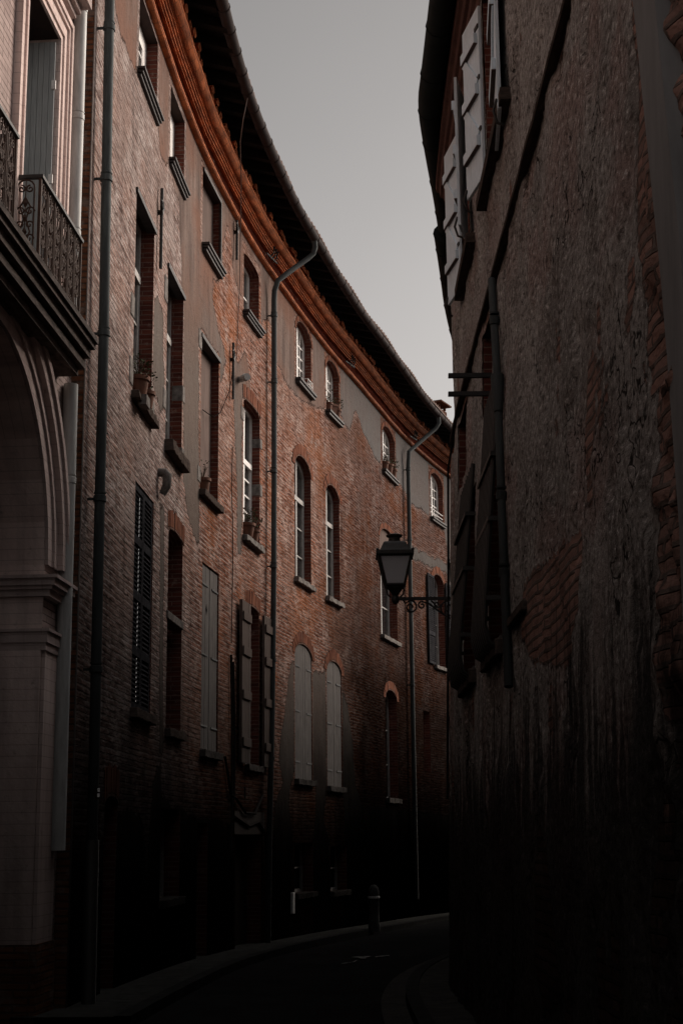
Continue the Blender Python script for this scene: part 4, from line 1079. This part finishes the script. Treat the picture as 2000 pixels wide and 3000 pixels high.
def rdisp(s, z):
    v = Vector((s*1.0, z*1.0, 0))
    w = mnoise.fractal(Vector((s*1.4, z*.9, 5)), 1., 2., 4)
    d = .010 * w + .006 * mnoise.fractal(Vector((s*5, z*4, 1)), .8, 2., 4)
    fl = mnoise.fractal(Vector((s*1.1+9, z*.7, 2)), .9, 2., 5)      # flaking coat
    d += .010 * max(-1, min(1, (fl + .05) * 14))
    near = max(0, min(1, (11.55 - s) / .5))
    d += near * (.06 * mnoise.fractal(Vector((s*3.4, z*3.4, 7)), .6, 2., 5))
    return d
mb, L = wall_mesh(FR, -6, 36, -1.6, 9.05, list(RW.values()), .22, .5, None)
# a finer, relief-carrying sheet for the visible stretch replaces the coarse grid
mb, L = wall_mesh(FR, 8.5, 24.0, -1.0, 9.4, list(RW.values()), .22, .045, dispfn=rdisp)
fl = np.array([mnoise.fractal(Vector((s*1.1+9, z*.7, 2)), .9, 2., 5) for s, z in L])
sm = sdf(SMOOTH, L[:,0], L[:,1]); ba = sdf(BARE, L[:,0], L[:,1])
pl = np.minimum(.36 + fl * .7, -ba * 2.)
pl = np.maximum(pl, np.clip(sm * 3, -.3, .5))
def ext(s0, s1, step):
    m2, L2 = wall_mesh(FR, s0, s1, -1.6, 9.4, [], .2, step); return m2, L2
for (a, b) in ((-6, 8.5), (24.0, 60)):
    m2, L2 = ext(a, b, .8); k = len(mb.v); mb.v += m2.v; mb.fc += [[i+k for i in f] for f in m2.fc]; mb.uv += m2.uv; mb.mi += m2.mi; mb.sm += m2.sm
    pl = np.concatenate([pl, np.full(len(L2), .2)]); sm = np.concatenate([sm, np.full(len(L2), -1)])
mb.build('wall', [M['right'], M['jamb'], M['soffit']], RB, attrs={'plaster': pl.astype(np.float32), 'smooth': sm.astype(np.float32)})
# string course
sc = MB(FR); j2 = lambda x, z: .004*mnoise.noise(Vector((x*2, z*5, 0))) + .005*mnoise.noise(Vector((x*8, z*9, 1)))
sc.sweep([(-.03,5.965),(.02,5.965),(.045,5.972),(.05,5.998),(.04,6.012),(-.02,6.018)], -6, 22.2, .25, jit=j2, smooth=False)
sc.build('string_course', M['roughdark'], RB)
# cornice under the gutter
j3 = lambda x, z: .006*mnoise.noise(Vector((x*1.5, z*5, 0)))
rc = MB(FR); rc.sweep([(-.05,9.0),(.02,9.0),(.035,9.06),(.035,9.10),(.07,9.12),(.085,9.17),(.12,9.18),(.135,9.24),(.17,9.255),(.18,9.31),(.18,9.33),(-.05,9.36)], -6, 22.6, .35, jit=j3, smooth=False)
rc.build('cornice', M['redcornice'], RB)
g1 = [(.95,4),(.92,8),(.89,12.6),(.88,14.0),(.87,14.7),(.99,15.7),(1.2,17.2),(1.31,18.1)]
g2 = [(1.25,18.1),(1.42,19.5),(1.58,20.95),(1.8,22.4)]
def eave_rows():
    E = [(.95,-6)] + [tuple(p) for p in chaikin(g1, 2)] + [(x+.08, y) for x, y in g2[1:]] + [tuple(FR(s, 9.4, .25)[:2]) for s in np.arange(30.5, 58, 2.)]
    out = []
    for x, y in E:
        s = float(np.interp(y, FR.C[:,1], FR.S)); n = np.array(FR(s, 9.4, -1.)) - np.array(FR(s, 9.4, 0.))
        e = np.array([x + .13, y, 9.44]); wl = np.array(FR(s, 9.37, -.04))
        out.append((s, tuple(wl), tuple(e), tuple(e + np.array([0,0,.04])), tuple(np.array([e[0],e[1],11.3]) + n*5.4), tuple(np.array([e[0],e[1],9.4]) + n*10.8)))
    return out
ro = MB(FR); ER = eave_rows()
for A_, B_ in zip(ER[:-1], ER[1:]):
    for k in range(1, 5): ro.face(None, uv=[(A_[0],k),(B_[0],k),(B_[0],k+1),(A_[0],k+1)], world=[A_[k],B_[k],B_[k+1],A_[k+1]])
ro.build('roof', M['tile'], RB)
bw = MB(FR); bw.sweep([(-11,-1.6),(-11,9.27)], -6, 60, 2., smooth=False, caps=False); bw.build('back_wall', M['roughdark'], RB)
def gut(path, r, z, name_lab):
    q = MB(); P = chaikin(path, 2); q.tube([(p[0]+r, p[1], z) for p in P], r, 12, world=True)
    D = 0; last = -9
    for a, b in zip(P[:-1], P[1:]):
        D += np.linalg.norm(b - a)
        if D - last > .75:
            last = D; t = (b - a)/np.linalg.norm(b - a)*.012
            q.tube([(a[0]+r-t[0],a[1]-t[1],z),(a[0]+r+t[0],a[1]+t[1],z)], r*1.06, 12, world=True)
    q.build('gutter', M['dgutter'], RB)
gut(g1, .13, 9.42, 'a'); gut(g2, .12, 9.36, 'b')
# top windows and their white shutters
for k, c_ in (('W1',1),('W2',1)): window(FR, RB, RW[k], .14, M['white'], 1, 4, .06)
for a_, b_, z_ in ((16.2,18.25,7.16),(19.3,20.9,7.31)):
    ls = MB(FR); ls.box(a_,b_,z_-.10,z_,-.02,.09,.3); ls.build('window_ledge', M['roughdark'], RB)
def hung_leaf(s_h, s_f, ang, zb, zt, label):
    """white ledged-and-braced shutter hinged at s_h, free edge towards s_f, swung ang degrees off the wall"""
    h = np.array(FR(s_h, 7.8, .03)); g = np.array(FR(s_f, 7.8, .03)); t = g - h; t[2] = 0; w = np.linalg.norm(t); t /= w
    n = np.array(FR(s_h, 7.8, 1.)) - np.array(FR(s_h, 7.8, 0.)); n[2] = 0; n /= np.linalg.norm(n)
    a = R(ang); u = t*math.cos(a) + n*math.sin(a); m_ = n*math.cos(a) - t*math.sin(a); zv = np.array([0,0,1.])
    zc = (zb + zt)/2; q = MB(); nb = 3
    for k in range(nb):
        cc = h + u*w*(k+.5)/nb; cc[2] = zc; q.obox(cc, u*(w/nb/2-.0015), m_*.015, zv*(zt-zb)/2)
    leaf = q.build('shutter', M['whiteshut'], RB, bevel=.003); leaf['label'] = label
    for zz in (zb + .22*(zt-zb), zb + .52*(zt-zb), zb + .82*(zt-zb)):
        q = MB(); cc = h + u*w*.5 + m_*.034; cc[2] = zz; q.obox(cc, u*w*.42, m_*.018, zv*.05)
        q.build('batten', M['whiteshut'], leaf, bevel=.004)
        q = MB(); cc = h + u*w*.5 + m_*.034; cc[2] = zz - .053; q.obox(cc, u*w*.42, m_*.0175, zv*.003); q.build('batten_underside', M['battenbrown'], leaf)  # second box: thin darker brown strip below each batten
        q = MB(); cc = h + u*.05 + m_*.02; cc[2] = zz + .1; q.obox(cc, u*.05, m_*.006, zv*.02); q.build('strap_hinge', M['iron'], leaf)
    for (z0_, z1_) in ((.25,.5),(.55,.8)):      # diagonal braces
        q = MB(); A_ = h + u*w*.12 + m_*.024; A_[2] = zb + z0_*(zt-zb); B_ = h + u*w*.88 + m_*.024; B_[2] = zb + z1_*(zt-zb)
        d = B_ - A_; l = np.linalg.norm(d); d /= l; q.obox((A_+B_)/2, d*l/2, m_*.009, np.cross(d, m_)*.045); q.build('brace', M['whiteshut'], leaf)
    q = MB(); cc = h + u*w*.96; cc[2] = zb - .01
    q.tube([tuple(cc + zv*.1 + m_*.02), tuple(cc + m_*.05), tuple(cc - zv*.1 + m_*.02), tuple(cc - zv*.12 - m_*.03)], .012, 5, world=True); q.build('shutter_catch', M['iron'], leaf)
hung_leaf(17.05, 16.32, 4, 7.05, 8.92, 'white shutter nearest the camera, flat against the wall')
hung_leaf(18.0, 18.52, 11, 7.28, 8.95, 'white shutter with three battens, swung out from the wall')
hung_leaf(19.82, 19.35, 14, 7.42, 9.0, 'narrow edge-on white shutter between its neighbours')
hung_leaf(20.58, 21.15, 10, 7.25, 9.0, 'farthest white shutter under the bend of the gutter')
# lower windows: dark panes and iron grilles with bellied feet
for k in ('R1','R2','R3','R4'):
    window(FR, RB, RW[k], .17, M['darkshut'], 1, 3, .05, glass=M['black'])
for k, off in (('R3',.09),('R4',.10)):
    a, b, zb, zt = RW[k][:4]; q = MB(FR); n = 8
    for i in range(n + 1):
        s = a + .04 + (b - a - .08)*i/n
        q.tube([(s,zt+.18,.02),(s,zt-.35,off*.55),(s,zt-1.0,off),(s,zb+.35,off+.03),(s,zb+.1,off+.04),(s,zb-.02,off+.01),(s,zb-.06,off*.5),(s,zb+.02,.0)], .022, 6)
    for z, o in ((zb+.3,off+.01),(zb+.9,off),(zb+1.4,off*.8)): q.box(a, b, z-.018, z+.018, o-.02, o+.02, .3); q.box(a-.03, a, z-.018, z+.018, -.02, o+.02); q.box(b, b+.03, z-.018, z+.018, -.02, o+.02)
    g_ = q.build('window_grille', M['iron'], RB)
    sl = MB(FR); sl.box(a-.08, b+.08, zb-.13, zb-.005, -.1, .06, .12); sl.jitter(.02, 8.); sl.build('sill', M['roughdark'], RB, bevel=.01)
q = MB(FR); q.box(15.2,16.05,2.99,3.06,-.05,.05,.2); q.build('stone_block', M['roughdark'], RB, bevel=.01)
# downpipe, hopper, brackets
downpipe(FR, RB, [(17.0,5.92,.05),(16.6,5.0,.05),(16.31,3.87,.05),(15.92,2.58,.05)], .031, M['zinc'], [(16.8,5.5,.05),(16.34,4.0,.05),(16.17,3.4,.05)], 'slim zinc pipe on the dark rough wall', .008)
q = MB(FR); q.tube([(16.6,4.99,.05),(16.57,4.9,.05),(16.51,4.68,.05)], [.052,.05,.034], 10); q.build('rain_hopper', M['zinc'], RB)
for z in (5.36, 5.2):
    q = MB(FR); q.box(17.72, 17.76, z-.018, z+.018, -.1, .34); q.build('wall_bracket', M['iron'], RB)
# leaning cement strip
q = MB(FR); xs = [(5.88,11.62,11.27),(5.2,11.42,11.07),(4.73,11.28,10.95),(4.2,11.14,10.82),(3.55,10.96,10.65),(3.2,10.89,10.6),(2.6,10.79,10.5),(1.2,10.74,10.46),(-.6,10.72,10.44)]
for (z0_, a0, b0_), (z1_, a1, b1) in zip(xs[:-1], xs[1:]):
    q.face([(b1,z1_,.045),(a1,z1_,.045),(a0,z0_,.045),(b0_,z0_,.045)]); q.face([(a1,z1_,.045),(a1,z1_,-.1),(a0,z0_,-.1),(a0,z0_,.045)]); q.face([(b1,z1_,-.1),(b1,z1_,.045),(b0_,z0_,.045),(b0_,z0_,-.1)])
q.build('cement_strip', M['cement'], RB)
cable('cable', 'black cable running along the string course of the rough dark building', FR, [[(s, 6.13 + .01*math.sin(s*3), .05) for s in np.arange(9, 22.4, .35)] + [(22.3,5.7,.06),(22.35,4.5,.05),(22.35,2,.05)]], .014, M['blackcable'])

# ================================================================== STREET
def sheet(name, rows, mat, kind='structure'):
    """rows of world points, quads between neighbouring rows"""
    q = MB()
    for r_a, r_b in zip(rows[:-1], rows[1:]):
        for i in range(len(r_a) - 1): q.face([r_a[i], r_a[i+1], r_b[i+1], r_b[i]])
    return tag(q.build(name, mat), kind=kind)
ys = [-150,-40,-10] + list(np.arange(0, 70, 2.)) + [90,150,300,700]
sheet('street', [[(x, y, ground_z(y) + (-.02 if abs(x) < .01 else 0)) for x in (-400,-40,-12,-4,-1.5,0,1.5,4,12,40,400)] for y in ys], M['asphalt'])
def strip(name, f, ss, o0, o1, h, mat):
    q = MB()
    for a, b in zip(ss[:-1], ss[1:]):
        def P(s, o, dz): p = f(s, 2.5, o); return (p[0], p[1], ground_z(p[1]) + dz)
        q.face([P(a,o0,h),P(b,o0,h),P(b,o1,h),P(a,o1,h)]); q.face([P(a,o1,-.05),P(b,o1,-.05),P(b,o1,h),P(a,o1,h)]); q.face([P(a,o0,-.05),P(b,o0,-.05),P(b,o0,h),P(a,o0,h)])
    return tag(q.build(name, mat), kind='structure')
sl_ = list(np.arange(-.9, 34, .8)); sp_ = list(np.arange(0, 13.7, .8)); sr_ = list(np.arange(2, 32, .8))
strip('left_pavement', FL, sl_, -.3, .62, .10, M['pave']); strip('left_kerb', FL, sl_, .624, .78, .108, M['kerb'])
strip('right_pavement', FR, sr_, -.25, .42, .10, M['pave']); strip('right_kerb', FR, sr_, .424, .56, .108, M['kerb']); strip('right_gutter', FR, sr_, .564, .82, .012, M['cobble'])
q = MB(); 
def rp(x, y): return (x, y, ground_z(y) + .006)
def gp(px, py):  # measured spots on the carriageway
    return rp(px, py)
for poly in ([(-.07,22.33),(.13,22.78),(.18,23.36),(.08,22.7),(-.07,22.49)], [(.06,24.0),(.19,23.88),(.22,23.61),(.3,23.6),(.31,23.86),(.4,24.21),(.3,24.23)], [(.46,23.92),(.68,24.25),(.69,24.44),(.45,24.11)]):
    q.face([rp(*p) for p in poly])
tag(q.build('road_marking', M['paint']), kind='structure')

# ---- bollard
by = 32.3; bx = .60; bz = ground_z(by) + .10
bo = thing('bollard', 'round topped grey bollard standing in the dark bend of the street', 'bollard', loc=(bx, by, bz))
q = MB(); q.lathe((bx,by,bz), [(.125,-.05),(.125,.10),(.112,.12),(.11,.62),(.114,.63)], 20); q.build('post', M['bollard'], bo)
q = MB(); q.lathe((bx,by,bz), [(.114,.631),(.13,.635),(.13,.672),(.114,.677)], 24); q.build('collar', M['whitebox'], bo)
q = MB(); q.lathe((bx,by,bz), [(.114,.678),(.115,.75),(.106,.82),(.078,.88),(.04,.91),(0,.915)], 20); q.build('cap', M['bollard'], bo)
# ---- white box at the wall foot
wz = gz(FL, 14.55)
q = MB(FL); q.box(14.42, 14.56, .19, .58, -.005, .05); wb = q.build('cable_cover', M['whitebox'], bevel=.008); tag(wb, 'narrow white upright cover fixed low on the wall beside the middle downpipe', 'cover')

# ---- street lamp on its bracket
ls_ = 23.25
def lamp():
    # wall foot of the bracket
    s = 24.35; w = np.array(FR(s, 4.5, 0)); yb = w[1]
    ax = 1152; # lantern axis lies 0.78 m from the wall
    cx, cy, cz = .665, 18.25, 4.52
    wallx = 1.50
    L = thing('street_lamp', 'black four sided lantern with frosted panes on a scrolled wall bracket', 'street lamp', loc=(wallx, cy, cz))
    q = MB()
    q.box(cx-.04, wallx+.05, cy-.016, cy+.016, cz-.02, cz+.02)
    q.box(wallx-.04, wallx+.02, cy-.05, cy+.05, cz-.42, cz+.12)
    q.build('arm', M['iron'], L)
    q = MB(); U = np.array([1.,0,0]); V = np.array([0,0,1.])
    def W(x, z): return (x, cy, z)
    def sp(x, z, r, t, sg, st, th=.012):
        pts = []
        for k in range(23):
            a = st + sg*t*2*math.pi*k/22; rr = r*(1-.82*k/22); pts.append(W(x+rr*math.cos(a), z+rr*math.sin(a)))
        q.tube(pts, th, 6, world=True)
    sp(cx+.19, cz-.105, .085, 1.4, -1, math.pi/2); sp(cx+.33, cz-.085, .05, 1.2, 1, math.pi/2)
    sp(wallx-.17, cz-.14, .115, 1.5, 1, math.pi/2); 
    q.tube([W(cx+.33,cz-.035),W(cx+.43,cz-.07),W(cx+.5,cz-.13),W(cx+.58,cz-.19),W(wallx-.14,cz-.26),W(wallx-.02,cz-.22)], .013, 6, world=True)
    q.tube([W(cx+.10,cz-.02),W(cx+.12,cz-.06),W(cx+.19,cz-.02)], .011, 6, world=True)
    q.tube([W(cx+.45,cz-.03),W(cx+.52,cz-.10),W(cx+.46,cz-.14)], .011, 6, world=True)
    sp(cx+.52, cz-.075, .045, 1.2, -1, 0)
    q.build('scrollwork', M['iron'], L)
    # lantern
    lz = cz + .06
    q = MB(); q.lathe((cx,cy,cz), [(0,-.07),(.03,-.06),(.05,-.03),(.05,.02),(.035,.04),(.06,.08),(.09,.12),(.115,.135),(.115,.15),(.0,.15)], 14)
    for sg in (-1,1):
        q.tube([(cx+sg*.06,cy,cz+.02),(cx+sg*.10,cy,cz+.06),(cx+sg*.11,cy,cz+.13)], .012, 6, world=True)
    q.build('lamp_base', M['iron'], L)
    zb, zt, rb_, rt = cz+.165, cz+.535, .115, .20
    fr = MB(); gl = MB()
    corners = [(-1,-1),(1,-1),(1,1),(-1,1)]
    for (i, j) in corners: fr.tube([(cx+i*rb_,cy+j*rb_,zb),(cx+i*rt,cy+j*rt,zt)], .016, 4, world=True)
    for z, r_ in ((zb,rb_),(zt,rt)):
        for a, b in zip(corners, corners[1:]+corners[:1]): fr.tube([(cx+a[0]*r_,cy+a[1]*r_,z),(cx+b[0]*r_,cy+b[1]*r_,z)], .02, 4, world=True)
    fr.box(cx-rt-.035, cx+rt+.035, cy-rt-.035, cy+rt+.035, zt+.005, zt+.05)
    for (i, j) in corners: fr.lathe((cx+i*(rt+.02),cy+j*(rt+.02),zt+.05), [(.018,0),(.022,.012),(.012,.026),(0,.03)], 8)
    fr.build('lamp_frame', M['iron'], L)
    for a, b in zip(corners, corners[1:]+corners[:1]):
        gl = MB(); k = .96
        gl.face([(cx+a[0]*rb_*k,cy+a[1]*rb_*k,zb),(cx+b[0]*rb_*k,cy+b[1]*rb_*k,zb),(cx+b[0]*rt*k,cy+b[1]*rt*k,zt),(cx+a[0]*rt*k,cy+a[1]*rt*k,zt)])
        gl.build('pane', M['frost'], L)
    q = MB()
    def ring(r_, z): return [(cx+i*r_,cy+j*r_,z) for i, j in corners]
    R_ = [ring(.195,zt+.052), ring(.175,zt+.09), ring(.145,zt+.16), ring(.13,zt+.18), ring(.10,zt+.185)]
    for a, b in zip(R_[:-1], R_[1:]):
        for i in range(4): q.face([a[i],a[(i+1)%4],b[(i+1)%4],b[i]])
    q.face(R_[-1]); q.build('lamp_roof', M['iron'], L, bevel=.006)
    q = MB(); q.lathe((cx,cy,zt+.186), [(.10,0),(.095,.014),(.075,.02),(.072,.062),(.10,.075),(.105,.095),(.06,.11),(0,.112)], 16); q.build('lamp_chimney', M['iron'], L)
lamp()

# ================================================================== CAMERA
cd = bpy.data.cameras.new('camera'); cam = bpy.data.objects.new('camera', cd); COL.objects.link(cam)
th, ro = R(12.5), R(-.6)
f_ = Vector((0, math.cos(th), math.sin(th))); u_ = Vector((0, -math.sin(th), math.cos(th))); r_ = Vector((1, 0, 0))
r2 = r_*math.cos(ro) + u_*math.sin(ro); u2 = -r_*math.sin(ro) + u_*math.cos(ro)
cam.matrix_world = Matrix(((r2.x,u2.x,-f_.x,0),(r2.y,u2.y,-f_.y,0),(r2.z,u2.z,-f_.z,1.6),(0,0,0,1)))
cd.sensor_fit = 'VERTICAL'; cd.sensor_height = 36.; cd.sensor_width = 24.; cd.lens = 36. * 4300 / 3000
cd.clip_start = .1; cd.clip_end = 3000
scene.camera = cam

# ================================================================== LIGHT
SUN_EL, SUN_AZ = R(30), R(54)      # azimuth clockwise from +Y
w = bpy.data.worlds.new('World'); scene.world = w; w.use_nodes = True
nt = w.node_tree; bg = nt.nodes['Background']
sky = nt.nodes.new('ShaderNodeTexSky'); sky.sky_type = 'NISHITA'; sky.sun_disc = False
sky.sun_elevation = SUN_EL; sky.sun_rotation = SUN_AZ; sky.air_density = 1.2; sky.dust_density = 4.; sky.ozone_density = 1.
hs = nt.nodes.new('ShaderNodeHueSaturation'); hs.inputs['Saturation'].default_value = .12
mx = nt.nodes.new('ShaderNodeMix'); mx.data_type = 'RGBA'; mx.blend_type = 'MULTIPLY'; mx.inputs[0].default_value = 1.; mx.inputs[7].default_value = (.74,.70,.67,1)
nt.links.new(sky.outputs[0], hs.inputs['Color']); nt.links.new(hs.outputs[0], mx.inputs[6]); tc = nt.nodes.new('ShaderNodeTexCoord'); sz = nt.nodes.new('ShaderNodeSeparateXYZ'); nt.links.new(tc.outputs['Generated'], sz.inputs[0])
# zenith, out of view, brightened as added fill light; faint drifts all over
nz = nt.nodes.new('ShaderNodeTexNoise'); nz.inputs['Scale'].default_value = 2.2; nz.inputs['Detail'].default_value = 4.; nt.links.new(tc.outputs['Generated'], nz.inputs['Vector'])
mr = nt.nodes.new('ShaderNodeMapRange'); mr.inputs[1].default_value = .60; mr.inputs[2].default_value = .95; mr.inputs[3].default_value = 1.; mr.inputs[4].default_value = 6.; nt.links.new(sz.outputs[2], mr.inputs[0])
mr2 = nt.nodes.new('ShaderNodeMapRange'); mr2.inputs[1].default_value = .3; mr2.inputs[2].default_value = .7; mr2.inputs[3].default_value = .93; mr2.inputs[4].default_value = 1.07; nt.links.new(nz.outputs['Fac'], mr2.inputs[0])
mr3 = nt.nodes.new('ShaderNodeMapRange'); mr3.inputs[1].default_value = .27; mr3.inputs[2].default_value = .56; mr3.inputs[3].default_value = 1.; mr3.inputs[4].default_value = .66; nt.links.new(sz.outputs[2], mr3.inputs[0])
m0 = nt.nodes.new('ShaderNodeMath'); m0.operation = 'MULTIPLY'; nt.links.new(mr.outputs[0], m0.inputs[0]); nt.links.new(mr3.outputs[0], m0.inputs[1])
mm = nt.nodes.new('ShaderNodeMath'); mm.operation = 'MULTIPLY'; nt.links.new(m0.outputs[0], mm.inputs[0]); nt.links.new(mr2.outputs[0], mm.inputs[1])
cc = nt.nodes.new('ShaderNodeVectorMath'); cc.operation = 'SCALE'; nt.links.new(mx.outputs[2], cc.inputs[0]); nt.links.new(mm.outputs[0], cc.inputs['Scale'])
nt.links.new(cc.outputs[0], bg.inputs['Color'])
bg.inputs['Strength'].default_value = .15
sd = bpy.data.lights.new('sun', 'SUN'); so = bpy.data.objects.new('sun', sd); COL.objects.link(so)
sd.energy = 3.4; sd.angle = R(34); sd.color = (1., .84, .71)
dirv = Vector((math.sin(SUN_AZ)*math.cos(SUN_EL), math.cos(SUN_AZ)*math.cos(SUN_EL), math.sin(SUN_EL)))
so.rotation_euler = dirv.to_track_quat('Z', 'Y').to_euler(); so.location = (20, 10, 30)
scene.view_settings.view_transform = 'Standard'; scene.view_settings.look = 'None'; scene.view_settings.exposure = 0
scene.render.engine = 'CYCLES'
scene.cycles.use_denoising = True
scene.cycles.max_bounces = 5; scene.cycles.diffuse_bounces = 3
